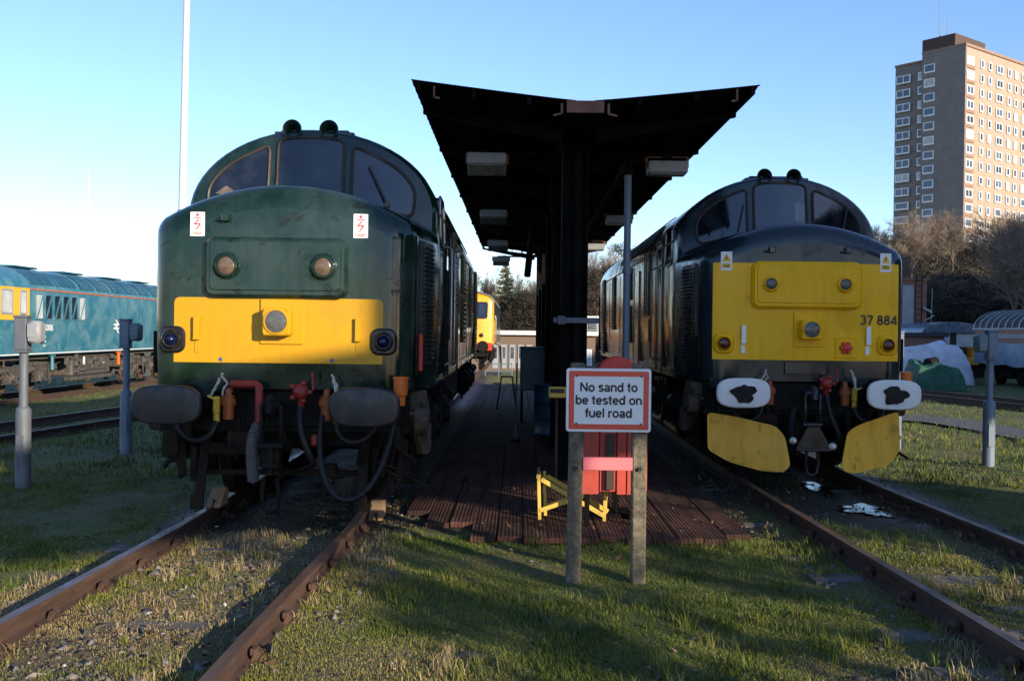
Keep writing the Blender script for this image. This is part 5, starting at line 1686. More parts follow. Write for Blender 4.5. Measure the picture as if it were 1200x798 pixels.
# ------------------------------------------------------------------ vehicles under sheets and others on the right
rc_ = empty('sheeted_coach', (20.3, 39, 0), 0, 'faded brown coach with pale ribbed roof and grey blue sheet along its side', 'coach')
def csec(i=0): return [(-1.3 + i, .80), (-1.3 + i, 2.2)] + half_arch(1.3 - i, 2.2, .78 - i, 16) + [(1.3 - i, 2.2), (1.3 - i, .8)]
mb = MB(); mb.loft([[(x, y, z) for x, z in csec(i)] for y, i in ((-14, 0), (3.6, 0), (3.9, .10), (4.0, .3))], cap0=True, cap1=True); mb.build('body', M['coachbrown'], rc_, smooth=30)
mb = MB(); mb.loft([[(x * 1.01, y, z + .01) for x, z in half_arch(1.3 - i, 2.24, .76 - i, 16)] for y, i in ((-14, 0), (3.6, 0), (3.9, .10), (4.0, .3))]); mb.build('roof', M['roofdark'], rc_, smooth=40)
for k in range(30):
    y = 3.7 - k * .55
    mb = MB(); mb.loft([[(x * 1.03, y + w, z + .03) for x, z in half_arch(1.3, 2.22, .76, 16)] for w in (0, .10)]); mb.build('roof_rib', M['lampbody'], rc_, smooth=60)
mb = MB(); mb.box((-1.315, -5, 2.21), (.05, 17.8, .08)); mb.build('gutter', M['lampbody'], rc_)
mb = MB(); mb.box((-1.31, -5, 1.92), (.02, 17.6, .16)); mb.build('waist_band', M['roofgrey'], rc_)
mb = MB(); secs = []
for i in range(60):
    y = 3.6 - i * .3; w = .03 * math.sin(i * 1.3) + .02 * math.sin(i * .7)
    secs.append([(-1.33 - .02, y, 1.66 + .02 * math.sin(i)), (-1.36 - w, y, 1.35), (-1.37 - w * 1.4, y, 1.05), (-1.36 - w, y, .78 + .04 * math.sin(i * .9))])
mb.loft(secs); mb.build('side_sheet', M['tarpgrey'], rc_, smooth=60)
mb = MB(); mb.box((0, -5, .72), (2.2, 17.5, .16))
for y in (1.6, -.6, -3.2, -5.5): mb.box((-.9, y, .45), (.3, .9, .4), bev=.04)
for y in (2.4, .6): mb.lathe((-.75, y, .42), (-1, 0, 0), [(.02, 0), (.46, 0), (.46, .1), (.3, .12), (.02, .12)], 24)
mb.build('underframe', M['black'], rc_)

sw = empty('curved_roof_engine', (19.6, 47.5, -.1), 0, 'small shunting engine with curved dark roof and yellow end behind the white tarpaulin', 'locomotive')
mb = MB(); mb.loft([[(x, y, z) for x, z in half_arch(1.45, 2.15, .50, 16)] for y in (-1.4, 5.2)] , cap0=True, cap1=True); mb.build('roof', M['engineroof'], sw, smooth=40)
mb = MB()
for y in (-1.2, 4.8): mb.box((0, y, 1.75), (2.5, .06, .85))
mb.box((0, 1.8, .9), (2.5, 6.2, .9), bev=.02)
mb.build('cab', M['brownpost'], sw)
for x in (-.55, .55):
    mb = MB(); mb.box((x, -1.24, 1.82), (.8, .04, .6), bev=.01); mb.build('window', M['palewin'], sw)
mb = MB(); mb.box((.75, -1.7, 1.3), (.45, .5, .5), bev=.05); mb.box((.9, -1.8, .9), (1.2, .7, .35), bev=.04); mb.build('bonnet', M['orange_cab'], sw)
mb = MB(); mb.box((0, 1.5, .4), (2.2, 7.0, .5))
for y in (-.6, 2.8):
    for s in (-1, 1): mb.lathe((s * .8, y, .42), (s, 0, 0), [(.02, 0), (.48, 0), (.48, .1), (.02, .12)], 24)
mb.build('underframe', M['black'], sw)

def sheet_heap(name, label, cx, cy, w, d, h, mat, seed, cat):
    t = empty(name, (cx, cy, float(gz(cx, cy))), 0, label, cat)
    n = 44; vs = []
    for j in range(n + 1):
        for i in range(n + 1):
            u = i / n * 2 - 1; v = j / n * 2 - 1
            r = max(abs(u), abs(v)) ** 1
            e = max(0, 1 - max(abs(u), abs(v)) ** 5)
            top = h * (.72 + .28 * float(vnoise(u * 2 + 5, v * 2, 1.1, seed)) + .12 * (u if seed == 3 else -u))
            z = top * min(1, e * 1.35) ** .8
            fold = .05 * math.sin(math.atan2(v, u) * 16 + seed) * (1 - e) + .07 * (float(vnoise(u * 6, v * 6, 1, seed + 3)) - .5) * h
            vs.append((u * w / 2 * (1 + fold * .3), v * d / 2 * (1 + fold * .3), max(.0, z + fold * .5 * e)))
    fs = [(j * (n + 1) + i, j * (n + 1) + i + 1, (j + 1) * (n + 1) + i + 1, (j + 1) * (n + 1) + i) for j in range(n) for i in range(n)]
    mb = MB(); mb.add(vs, fs); mb.build('tarpaulin', mat, t, smooth=50)
    return t
t = sheet_heap('covered_wagon', 'white tarpaulin draped over a wagon beside the yellow front', 15.3, 41.5, 5.2, 3.0, 1.62, M['tarpwhite'], 3, 'covered wagon')
mb = MB(); mb.box((0, 0, .5), (3.9, 2.0, .5)); mb.build('wagon_bed', M['black'], t)
t = sheet_heap('covered_heap', 'dark green tarpaulin heaped in front of the white tarpaulin', 14.75, 36.4, 1.75, 1.5, 1.02, M['tarpgreen'], 8, 'tarpaulin heap')
mb = MB(); mb.box((-.2, -.1, .45), (.9, .7, .55), bev=.1); mb.cyl((-.3, -.2, .95), (.1, .1, 1.0), .16, n=14); mb.build('stacked_scrap', M['black'], t)

# brick hut and the brick pier with its ladder
hb = empty('brick_hut', (16.4, 45.5, -.1), 0, 'low red brick hut with dark flat roof behind the white tarpaulin', 'hut')
mb = MB(); mb.box((0, 0, .98), (4.0, 2.4, 1.96)); mb.build('wall', M['brick'], hb, smooth=0)
mb = MB(); mb.box((0, 0, 2.04), (4.3, 2.7, .16), bev=.02); mb.build('roof', M['roofdark'], hb)
bp = empty('brick_tower', (19.15, 50.5, 0), 0, 'narrow brick tower with pale panel and ladder beyond the yellow front', 'tower')
mb = MB(); mb.box((0, 0, 2.3), (1.3, 1.4, 4.6)); mb.box((0, 0, 4.62), (1.42, 1.52, .10)); mb.build('wall', M['brick'], bp, smooth=0)
mb = MB(); mb.box((-.26, -.72, 3.15), (.55, .06, 2.4), bev=.01); mb.build('pale_panel', M['lampbody'], bp)
mb = MB()
for x in (.05, .35): mb.tube([(x, -.85, .2), (x, -.85, 4.9)], .02, 6)
for k in range(16): mb.tube([(.05, -.85, .4 + k * .28), (.35, -.85, .4 + k * .28)], .014, 5)
mb.build('ladder', M['canopysteel'], bp)
mb = MB(); mb.bar((.5, -.7, 2.6), (.95, -.9, 2.9), .06); mb.box((.62, -.85, 3.15), (.5, .2, .10), rot=(0, .5, 0)); mb.bar((.9, -.6, 1.8), (.95, -.6, 4.2), .03); mb.build('lamp_arm', M['lampbody'], bp)

# ------------------------------------------------------------------ depot building with its railing beyond the canopy
DX, DY = 0, 82.0
db = empty('depot_building', (1.2, DY, -1.3), 0, 'low brick depot building with white fascia and a row of white doors', 'building')
mb = MB(); mb.box((-1.5, 3, 1.45), (13, 6, 2.9)); mb.build('wall', M['brickbrown'], db, smooth=0)
mb = MB(); mb.box((-1.5, 2.9, 3.05), (13.4, 6.6, .34), bev=.02); mb.build('fascia', M['fascia'], db)
mb = MB(); mb.box((-1.5, 2.9, 3.25), (13.2, 6.4, .10)); mb.build('roof', M['roofdark'], db)
for k in range(5):
    x = -3.0 + k * .68
    mb = MB(); mb.box((x, -.03, 1.15), (.46, .08, 1.9)); d_ = mb.build('door', M['doorwhite'], db)
    mb = MB(); mb.box((x, -.08, 1.45), (.26, .03, .9)); mb.build('pane', M['winglass'], d_)
mb = MB(); mb.box((4.35, -.05, 1.15), (.75, .1, 1.3)); w_ = mb.build('window', M['whitewin'], db)
mb = MB(); mb.box((4.35, -.11, 1.15), (.6, .03, 1.1)); mb.build('pane', M['palewin'], w_)
mb = MB(); mb.tube([(-3.0, -.1, 2.8), (-3.0, -.2, 2.3), (-2.5, -.2, 2.0), (-2.4, -.1, .2)], .05, 6); mb.build('downpipe', M['lampbody'], db)
mb = MB(); mb.box((4.6, 2.0, 3.75), (3.0, 4, 1.1)); mb.build('upper_wall', M['doorwhite'], db)
mb = MB(); mb.box((4.6, 1.9, 4.36), (3.4, 4.6, .20), bev=.02); mb.build('upper_roof', M['fascia'], db)
for x in (4.0, 4.75): 
    mb = MB(); mb.box((x, -.04, 3.75), (.62, .06, .72)); mb.build('upper_window', M['winglass'], db)
rl = empty('safety_railing', (-1.75, 66, -1.28), 0, 'pale metal railing in front of the depot building doors', 'railing')
mb = MB()
for z in (.55, 1.05): mb.tube([(-1.2, 0, z), (1.4, 0, z)], .035, 6)
mb.build('rail_bar', M['cabinet'], rl)
for k in range(4):
    mb = MB(); mb.tube([(-1.2 + k * .86, 0, 0), (-1.2 + k * .86, 0, 1.05)], .04, 6); mb.build('post', M['cabinet'], rl)

# ------------------------------------------------------------------ masts
mp = P(209, 392, 46)
ms = empty('light_mast', (mp.x, mp.y, float(gz(mp.x, mp.y))), 0, 'tall pale light mast rising out of frame behind the green locomotive', 'mast')
mb = MB(); mb.tube([(0, 0, -.2), (.12, 0, 8), (.34, 0, 24)], [.19, .165, .115], 16); mb.build('shaft', M['mast'], ms, smooth=60)
mb = MB(); mb.box((0, 0, .05), (.6, .6, .1)); mb.lathe((.10, 0, 7.6), (0, 0, 1), [(.17, -.03), (.185, -.03), (.185, .03), (.17, .03)], 16); mb.build('base_flange', M['galv'], ms)
mb = MB()
for s in (-1, 1): mb.box((.34 + s * .7, 0, 24.1), (.5, .4, .35), bev=.05); mb.bar((.34, 0, 24), (.34 + s * .7, 0, 24), .08)
mb.build('lamp_head', M['lampbody'], ms)
lp = P(103, 392, 130)
lm = empty('lattice_mast', (lp.x, lp.y, 0), 0, 'thin pale lattice mast far away in the sky above the blue locomotive', 'mast')
mb = MB()
for a in (90, 210, 330): mb.tube([(.32 * math.cos(R(a)), .32 * math.sin(R(a)), -1), (.05 * math.cos(R(a)), .05 * math.sin(R(a)), 20.5)], .030, 5)
mb.tube([(0, 0, 20), (0, 0, 22)], .03, 5)
mb.build('leg', M['mast'], lm)
mb = MB()
for k in range(26):
    z = k * .8
    r = .32 - .27 * z / 20.5; r2 = .32 - .27 * (z + .8) / 20.5
    for a in (90, 210, 330): mb.tube([(r * math.cos(R(a)), r * math.sin(R(a)), z), (r2 * math.cos(R(a + 120)), r2 * math.sin(R(a + 120)), z + .8)], .018, 4)
mb.build('lattice_bracing', M['mast'], lm)

# ------------------------------------------------------------------ tower block
TC = Vector((82.0, 190.0)); dr_ = Vector((math.cos(R(38)), math.sin(R(38)))); dl_ = Vector((-dr_.y, dr_.x))
tw = empty('tower_block', (TC.x, TC.y, 0), R(38), 'tall brown tower block with rows of white windows above the bare trees', 'tower block')
# local x along the right-hand face, local y along the left-hand face (going back)
TOP = 55.6
LW, LW2, RW = 8.6, 6.4, 40
mb = MB()
mb.box((RW / 2, .06 + LW / 2, TOP / 2), (RW, LW - .12, TOP)); mb.build('main_wall', M['towerlight'], tw, smooth=0)
mb = MB(); mb.box((.20, LW / 2, TOP / 2 + .15), (.5, LW + .1, TOP + .5)); mb.build('end_wall', M['towerdark'], tw, smooth=0)
mb = MB(); mb.box((RW / 2 + 1, LW + LW2 / 2, TOP / 2 - .5), (RW - .4, LW2, TOP - 1.0)); mb.build('rear_wing', M['towerdark'], tw, smooth=0)
mb = MB(); mb.box((RW / 2, LW / 2 - .02, TOP + .25), (RW + .2, LW + .25, .5)); mb.box((RW / 2 + 1, LW + LW2 / 2, TOP - .85), (RW, LW2 + .2, .4)); mb.build('parapet', M['towerband'], tw, smooth=0)
mb = MB(); mb.box((6.0, LW * .66, TOP + 1.6), (11, 6.6, 2.6)); mb.build('plant_room', M['towertop'], tw, smooth=0)
mb = MB()
for x, y, h in ((1.6, 6.2, 6.5), (2.5, 5.0, 3.0), (3.2, 7.0, 2.2)): mb.tube([(x, y, TOP + 3.5), (x, y, TOP + 3.5 + h)], .07, 5)
for k in range(4): mb.box((1.6, 5.0 + .3 * k, TOP + 1.2 + k * .6), (.3, .3, .7))
mb.build('aerial', M['lampbody'], tw)
proto = {}
_wr = random.Random(12)
M['windark'] = glass_mat('dark_window_glass', (.012, .014, .018), .05)
FL = 2.74
def tower_window(face, u, z, w, h, panes):
    var = _wr.choice((0, 0, 0, 1, 2)); key = (face, round(w, 2), panes, var)
    if key not in proto:
        mb = MB(); mb.m = 0
        rot = (lambda a, t, b: (a, -t, b)) if face == 'r' else (lambda a, t, b: (-t, a, b))
        mb.box(rot(0, .03, 0), (w, .14, h) if face == 'r' else (.14, w, h))
        mb.m = 1
        n = panes; pw = (w - .22) / n
        for k in range(n):
            c = -w / 2 + .11 + pw * (k + .5)
            hh = h - .30
            mb.box(rot(c, .10, .06), (pw - .16, .02, hh - .12) if face == 'r' else (.02, pw - .16, hh - .12))
        o = mb.build('window', [M['whitewin'], M[('winglass', 'palewin', 'windark')[var]]], tw, smooth=0); proto[key] = o
    else:
        o = proto[key].copy(); COL.objects.link(o); o.parent = tw; _kids[tw.name].append(o)
    o.location = (u, 0, z) if face == 'r' else (0, u, z)
    return o
for k in range(14):
    mb = MB(); mb.box((1.75, -.015, TOP - 2.1 - k * FL - 1.35), (3.3, .10, .95)); mb.build('spandrel', M['towerband'], tw, smooth=0)
mb_s = MB()
def rest_window(face, u, z, w, h):
    mb_s.m = 0; mb_s.box((u, -.03, z) if face == 'r' else (-.03, u, z), (w, .14, h) if face == 'r' else (.14, w, h))
    mb_s.m = 1; mb_s.box((u, -.10, z + .06) if face == 'r' else (-.10, u, z + .06), (w - .4, .02, h - .45) if face == 'r' else (.02, w - .4, h - .45))
nwin = 0
RC_ = [(1.75, 2.5, 2), (6.0, 1.2, 1), (8.9, 1.2, 1), (12.6, 2.4, 2), (16.3, 1.2, 1), (19.0, 1.2, 1), (22.6, 2.4, 2)]
for k in range(14):
    z = TOP - 2.5 - k * FL
    for u, w, n in RC_:
        (tower_window('r', u, z, w, 1.6, n) if nwin < 96 else rest_window('r', u, z, w, 1.6)); nwin += 1
    for u, w, n, off in ((LW - 1.5, 2.2, 1, -.0), (LW + .8, 1.0, 1, -.9), (LW + 4.4, 3.0, 2, -.9)):
        zz = z + off - .4
        if u > LW:
            o = tower_window('l', u, zz, w, 1.6, n) if nwin < 96 else None
            if o: o.location.x = .78
            else: mb_s.m = 0; mb_s.box((.75, u, zz), (.14, w, 1.5)); mb_s.m = 1; mb_s.box((.68, u, zz + .06), (.02, w - .5, 1.0))
        else:
            tower_window('l', u, zz, w, 1.6, n) if nwin < 96 else rest_window('l', u, zz, w, 1.5)
        nwin += 1
o = mb_s.build('window', [M['whitewin'], M['winglass']], tw, smooth=0); tag(o, kind='stuff')

# ------------------------------------------------------------------ houses on the hill
for k, (px, py, d, w, l) in enumerate(((1146, 312, 124, 5.5, 'left red roofed house on the hill, half hidden by branches'), (1168, 312, 120, 5.0, 'red roofed house with white gable end on the hill'), (1187, 313, 126, 4.5, 'right red roofed house on the hill below the tower block'))):
    p = P(px, py, d); t = empty('hill_house', (p.x, p.y, p.z - 3.2), R(12), l, 'house', 'red roofed houses on the hill')
    mb = MB(); mb.box((0, 0, 1.6), (w, 6, 3.2)); mb.build('wall', M['brick'] if k != 1 else M['white'], t, smooth=0)
    mb = MB(); hw = w / 2 + .3
    mb.add([(-hw, -3.3, 3.2), (hw, -3.3, 3.2), (hw, 3.3, 3.2), (-hw, 3.3, 3.2), (-hw, 0, 5.0), (hw, 0, 5.0)], [(0, 1, 5, 4), (2, 3, 4, 5), (0, 4, 3), (1, 2, 5), (0, 3, 2, 1)])
    rf = mb.build('roof', M['tile'], t, smooth=0)
    mb = MB(); mb.box((w * .2, .3, 5.0), (.7, .7, 1.5)); mb.build('chimney', M['brick'], rf)
    for s in (-1, 1):
        mb = MB(); mb.box((s * w * .25, -3.04, 1.8), (1.2, .12, 1.2)); mb.build('window', M['whitewin'], t)
# ------------------------------------------------------------------ trees
def branch_tree(seed, h, r0, spread=.55, levels=4, twigs=14, lean=0.0, up=.25, first=.25, nb=(7, 5, 4, 4), twig_len=.5, twig_r=.012, ratio=(.42, .62)):
    """returns trunk MB and crown MB of a leafless tree"""
    rnd = random.Random(seed); tr_ = MB(); cr = MB()
    TW = []
    def grow(p, d, L, r, lev):
        n = 5 if lev == 0 else 4 if lev < 3 else 3
        pts = [p]; rs = [r]; q = p.copy(); dd = d.copy()
        for k in range(n):
            dd = (dd + Vector((rnd.uniform(-1, 1), rnd.uniform(-1, 1), rnd.uniform(-.6, 1))) * (.10 if lev == 0 else .22) + Vector((0, 0, up * .12))).normalized()
            q = q + dd * (L / n); pts.append(q.copy()); rs.append(r * (1 - .8 * (k + 1) / n) + .002)
        (tr_ if lev == 0 else cr).tube(pts, rs, 9 if lev == 0 else 5 if lev == 1 else 3, False)
        if lev + 1 < levels:
            m = nb[min(lev, len(nb) - 1)]
            for k in range(m):
                t = first + (1 - first) * (k + rnd.random()) / m if lev == 0 else .25 + .75 * (k + rnd.random()) / m
                t = min(t, .999); i = int(t * n); f = t * n - i
                bp = pts[i].lerp(pts[i + 1], f); bd = (pts[i + 1] - pts[i]).normalized()
                ph = rnd.uniform(0, 2 * PI); ax = bd.orthogonal().normalized(); ax.rotate(Matrix.Rotation(ph, 3, bd))
                nd = (bd * (1 - spread) + ax * spread * rnd.uniform(.8, 1.5) + Vector((0, 0, up * .4))).normalized()
                grow(bp, nd, L * rnd.uniform(*ratio) * (1 - .35 * t if lev == 0 else 1), rs[i] * .62, lev + 1)
        else:
            for k in range(twigs):
                t = rnd.random(); i = min(int(t * n), n - 1)
                bp = pts[i].lerp(pts[i + 1], t * n - i)
                bd = (dd + Vector((rnd.uniform(-1, 1), rnd.uniform(-1, 1), rnd.uniform(-.5, .9)))).normalized()
                TW.append((bp, bd, twig_len * rnd.uniform(.5, 1.2)))
    grow(Vector((0, 0, -.2)), Vector((lean, rnd.uniform(-.05, .05), 1)).normalized(), h * .72, r0, 0)
    for p, d, L in TW:
        x = d.orthogonal().normalized() * twig_r; y = d.cross(x)
        e = p + d * L
        m = p + d * L * .5 + x * 2.0
        cr.add([p + x, p - x, m, e], [(0, 1, 2), (2, 1, 3)])
    return tr_, cr

def make_tree(name, loc, label, cat, group, mats, **kw):
    t = empty(name, loc, 0, label, cat, group)
    a, b = branch_tree(**kw)
    tm, cm = mats
    for mb, nm, mt in ((a, 'trunk', tm), (b, 'crown', cm)):
        me = bpy.data.meshes.new(nm); me.from_pydata(mb.v, [], mb.f); me.materials.append(mt)
        o = bpy.data.objects.new(nm, me); COL.objects.link(o); o.parent = t; _kids.setdefault(t.name, []).append(o)
    return t

def copy_thing(t, loc, rz, sc, label):
    c = copy_tree(t); c.location = loc; c.rotation_euler = (0, 0, rz); c.scale = sc if isinstance(sc, tuple) else (sc, sc, sc); c['label'] = label
    return c

# leafless trees on the hillside below the tower block
BT = [make_tree('bare_tree', (0, 0, 0), 'x', 'tree', 'bare trees on the hillside', (M['bark'], M['twig']), seed=s, h=7.0, r0=.15, spread=.42, levels=4, twigs=9, nb=(11, 7, 5), first=.08, twig_len=.9, twig_r=.011, ratio=(.55, .78)) for s in (11, 12, 13)]
spots = [  # px, py of the base, depth, scale, label
    (1068, 322, 88, 0.69, 'leafless tree in front of the left edge of the tower block'),
    (1092, 318, 94, 0.65, 'leafless tree below the dark side of the tower block'),
    (1116, 316, 90, 0.66, 'leafless tree below the corner of the tower block'),
    (1140, 316, 96, 0.53, 'bare tree above the left red roof on the hill'),
    (1176, 308, 132, 0.76, 'bare tree behind the red roofs on the hill'),
    (1205, 318, 92, 0.69, 'sunlit bare tree at the right edge of the picture below the tower'),
    (1030, 330, 110, 0.76, 'pale bare tree showing just right of the yellow locomotive cab roof'),
    (1052, 345, 80, 0.53, 'small bare tree beside the yellow locomotive shoulder'),
    (1190, 386, 52, 0.76, 'near bare tree with pale branches above the ribbed coach roof'),
    (1216, 392, 48, 0.80, 'near bare tree spreading in from the right edge over the coach')]
for k, (px, py, d, s, l) in enumerate(spots):
    p = P(px, py, d); b = BT[k % 3]
    loc = (p.x, p.y, p.z - .3)
    if k < 3: b.location = loc; b.scale = (s, s, s); b['label'] = l
    else: copy_thing(b, loc, k * 1.3, s, l)

# scrub bushes: a mass of twigs
def bush(name, loc, sx, sy, sz, label, group, mat, seed, n=2600, tl=.5, tr_=.016, core=True):
    rs = np.random.RandomState(seed)
    th = rs.rand(n) * 2 * PI; rr = rs.rand(n) ** .45; zz = rs.rand(n)
    lob = 1 + .25 * np.sin(th * 3 + seed) + .15 * np.sin(th * 7 + seed * 2)
    rad = rr * lob * np.sqrt(np.clip(1 - (zz - .2) ** 2 / .72, .02, 1))
    top = .75 + .4 * vnoise(np.cos(th) * rad * 2 + 7, np.sin(th) * rad * 2 + seed, .8, seed)
    c = np.stack([np.cos(th) * rad * sx, np.sin(th) * rad * sy, zz * sz * top], 1)
    d = np.stack([np.cos(th) * .7, np.sin(th) * .7, np.full(n, .5)], 1) + rs.randn(n, 3) * .8
    d /= np.linalg.norm(d, axis=1)[:, None]
    up = rs.randn(n, 3); s = np.cross(d, up); s /= np.linalg.norm(s, axis=1)[:, None]
    L = (tl * (.5 + rs.rand(n)))[:, None]; w = tr_ * (.6 + rs.rand(n))[:, None]
    a = c - d * L; b = c + d * L
    V = np.concatenate([a + s * w, a - s * w, c + s * w * 1.5, c - s * w * 1.5, b], 0)
    i = np.arange(n)
    Q = np.stack([i, i + n, i + 3 * n, i + 2 * n], 1); T = np.stack([i + 2 * n, i + 3 * n, i + 4 * n], 1)
    t = empty(name, loc, 0, label, 'bush', group)
    raw_mesh('foliage', V, [Q, T], mat, parent=t)
    mb = MB()
    for k in range(7):
        a_ = k * .9 + seed; mb.tube([(0.1 * math.cos(a_) * sx, .1 * math.sin(a_) * sy, -.2), (.35 * math.cos(a_) * sx, .35 * math.sin(a_) * sy, sz * .45), (.6 * math.cos(a_) * sx, .6 * math.sin(a_) * sy, sz * .8)], [.08, .05, .01], 5)
    mb.build('stem', M['bark'], t)
    return t

# hillside undergrowth on the right: one unbroken mass, its shade put into the brush colour, then the bushes one can tell apart
rs = np.random.RandomState(5); n = 90000
ux = rs.rand(n) * 62 + 15; uy = rs.rand(n) * 62 + 56
uz = gz(ux, uy) + rs.rand(n) ** 1.3 * (1.6 + 1.8 * vnoise(ux, uy, 6, 2))
d = rs.randn(n, 3); d[:, 2] = np.abs(d[:, 2]) * .8; d /= np.linalg.norm(d, axis=1)[:, None]
s = np.cross(d, rs.randn(n, 3)); s /= np.linalg.norm(s, axis=1)[:, None]
c = np.stack([ux, uy, uz], 1); L = (.35 + .5 * rs.rand(n))[:, None]; w = (.03 + .04 * rs.rand(n))[:, None]
V = np.concatenate([c + s * w, c - s * w, c + d * L], 0); i = np.arange(n)
tag(raw_mesh('hillside_undergrowth', V, np.stack([i, i + n, i + 2 * n], 1), M['brush']), kind='stuff')

k = 0
for px, py, d, w, h, dark, l in (
    (1075, 388, 60, 4.2, 4.2, 1, 'dark bush behind the narrow brick tower'),
    (1105, 388, 64, 4.6, 4.6, 1, 'dark bush on the slope behind the curved roof engine'),
    (1140, 388, 62, 4.4, 4.4, 1, 'dark bush on the slope right of the curved roof engine'),
    (1172, 388, 66, 5.0, 4.8, 1, 'dark bush on the slope behind the ribbed coach roof'),
    (1210, 388, 60, 4.5, 4.6, 1, 'dark bush at the right edge behind the coach'),
    (1090, 350, 76, 5.2, 4.2, 0, 'brown bush halfway up the slope below the bare trees'),
    (1130, 345, 80, 5.0, 3.8, 0, 'brown bush below the left red roof'),
    (1190, 345, 78, 5.2, 4.0, 0, 'brown bush below the right red roof'),
    (1055, 372, 70, 4.0, 4.5, 0, 'brown bush close to the yellow locomotive shoulder')):
    p = P(px, py, d)
    bush('scrub_bush', (p.x, p.y, float(gz(p.x, p.y)) - .2), w, 3.0, h, l, 'scrub bushes on the slope', M['brush'] if dark else M['twigdark'], 40 + k, 9000, .36, .017); k += 1

# trees and bushes beyond the depot building
k = 0
for px, py_top, d, w, mt, l in (
    (566, 362, 100, 4.0, 'twigdark', 'brown bare bush beyond the orange yellow locomotive'),
    (588, 356, 104, 4.6, 'twigdark', 'dark brown bush in front of the conifer'),
    (612, 352, 98, 4.2, 'brush', 'dark bush left of the canopy columns above the depot building'),
    (629, 344, 102, 4.0, 'leafdark', 'green black bush close beside the canopy columns'),
    (650, 340, 108, 5.0, 'brush', 'dark bush seen between the canopy columns'),
    (690, 340, 100, 4.2, 'twigdark', 'brown bush above the upper storey of the depot building'),
    (716, 320, 104, 5.0, 'brush', 'dark bush left of the grey standpipe'),
    (540, 360, 110, 5.0, 'twigdark', 'bare bush hidden mostly behind the green locomotive')):
    g = P(px, 388, d); top = P(px, py_top, d).z; z0 = float(gz(g.x, g.y))
    bush('woodland_bush', (g.x, g.y, z0), w, 3.0, (top - z0) / .95, l, 'bushes beyond the depot building', M[mt], 60 + k, 13000, .34, .016); k += 1
def bare(px, py_top, d, l, seed, mat='twig'):
    g = P(px, 388, d); top = P(px, py_top, d).z; z0 = float(gz(g.x, g.y))
    h = (top - z0)
    return make_tree('woodland_tree', (g.x, g.y, z0), l, 'tree', 'trees beyond the depot building', (M['bark'], M[mat]), seed=seed, h=h * .92, r0=.14, spread=.36, levels=4, twigs=20, nb=(10, 6, 5), first=.2, twig_len=.8, twig_r=.008, ratio=(.5, .7))
bare(566, 318, 118, 'thin leafless tree in the gap left of the conifer', 71, 'twigdark')
bare(612, 330, 112, 'leafless tree right of the conifer', 72, 'twigdark')
bare(692, 296, 110, 'tall leafless tree right of the front canopy column', 73)
bare(708, 300, 106, 'leafless tree between the column and the standpipe', 74, 'twigdark')
bare(722, 300, 112, 'leafless tree behind the pine', 75)

def conifer(px, py_top, d, l, wpx, mat, seed, name='conifer'):
    g = P(px, 388, d); top = P(px, py_top, d).z; z0 = float(gz(g.x, g.y)); h = top - z0; w = wpx / 1200 * d
    t = empty(name, (g.x, g.y, z0), 0, l, 'tree', 'trees beyond the depot building')
    mb = MB(); mb.tube([(0, 0, -.2), (0, 0, h * .98)], [.2, .02], 8); mb.build('trunk', M['bark'], t)
    rs = np.random.RandomState(seed); V = []; F = []
    for z in np.arange(h * .30, h * .99, .30):
        k = 1 - (z / h); R_ = w * (k ** .8) * 1.15 + .1
        for b in range(11):
            a = rs.rand() * 2 * PI; zj = z + rs.uniform(-.16, .16); L = R_ * rs.uniform(.7, 1.1)
            nseg = max(8, int(L * 26))
            for q in range(nseg):
                f = rs.rand(); r = L * f
                p = np.array([math.cos(a) * r, math.sin(a) * r, zj - .28 * r + .05 * rs.randn() + .16 * f * f * L])
                dd = np.array([math.cos(a + rs.randn() * .9), math.sin(a + rs.randn() * .9), rs.randn() * .25 - .1]); s = np.cross(dd, rs.randn(3)); s /= np.linalg.norm(s)
                b0 = len(V); V += [p + s * .045, p - s * .045, p + dd * rs.uniform(.2, .45)]; F.append((b0, b0 + 1, b0 + 2))
    raw_mesh('crown', np.array(V), np.array(F), mat, parent=t)
conifer(592, 309, 114, 'olive conifer with drooping branches seen under the canopy lamp', 30, M['needle'], 81)
def pine(px, py_top, d, l, seed):
    g = P(px, 388, d); top = P(px, py_top, d).z; z0 = float(gz(g.x, g.y)); h = top - z0
    t = empty('pine_tree', (g.x, g.y, z0), 0, l, 'tree', 'trees beyond the depot building')
    mb = MB(); rs = np.random.RandomState(seed); V = []; F = []
    mb.tube([(0, 0, -.2), (.2, 0, h * .5), (.1, 0, h * .95)], [.24, .17, .05], 8)
    for k in range(16):
        z = h * rs.uniform(.42, .97); a = rs.rand() * 2 * PI; L = rs.uniform(.9, 2.1) * (1.25 - z / h)*1.6
        e = np.array([math.cos(a) * L, math.sin(a) * L, z + .3 * L]); mb.tube([(.12, 0, z - .3), tuple(e)], [.05, .015], 4)
        for q in range(170):
            p = e + rs.randn(3) * np.array([.55, .55, .26]); dd = rs.randn(3); dd[2] = abs(dd[2]); dd /= np.linalg.norm(dd); s = np.cross(dd, rs.randn(3)); s /= np.linalg.norm(s)
            b0 = len(V); V += [p + s * .05, p - s * .05, p + dd * .34]; F.append((b0, b0 + 1, b0 + 2))
    mb.build('trunk', M['bark'], t); raw_mesh('crown', np.array(V), np.array(F), M['pine'], parent=t)
pine(734, 284, 108, 'green pine tree beside the grey standpipe', 91)
pine(748, 292, 116, 'green pine tree partly behind the roof of the yellow fronted locomotive', 92)

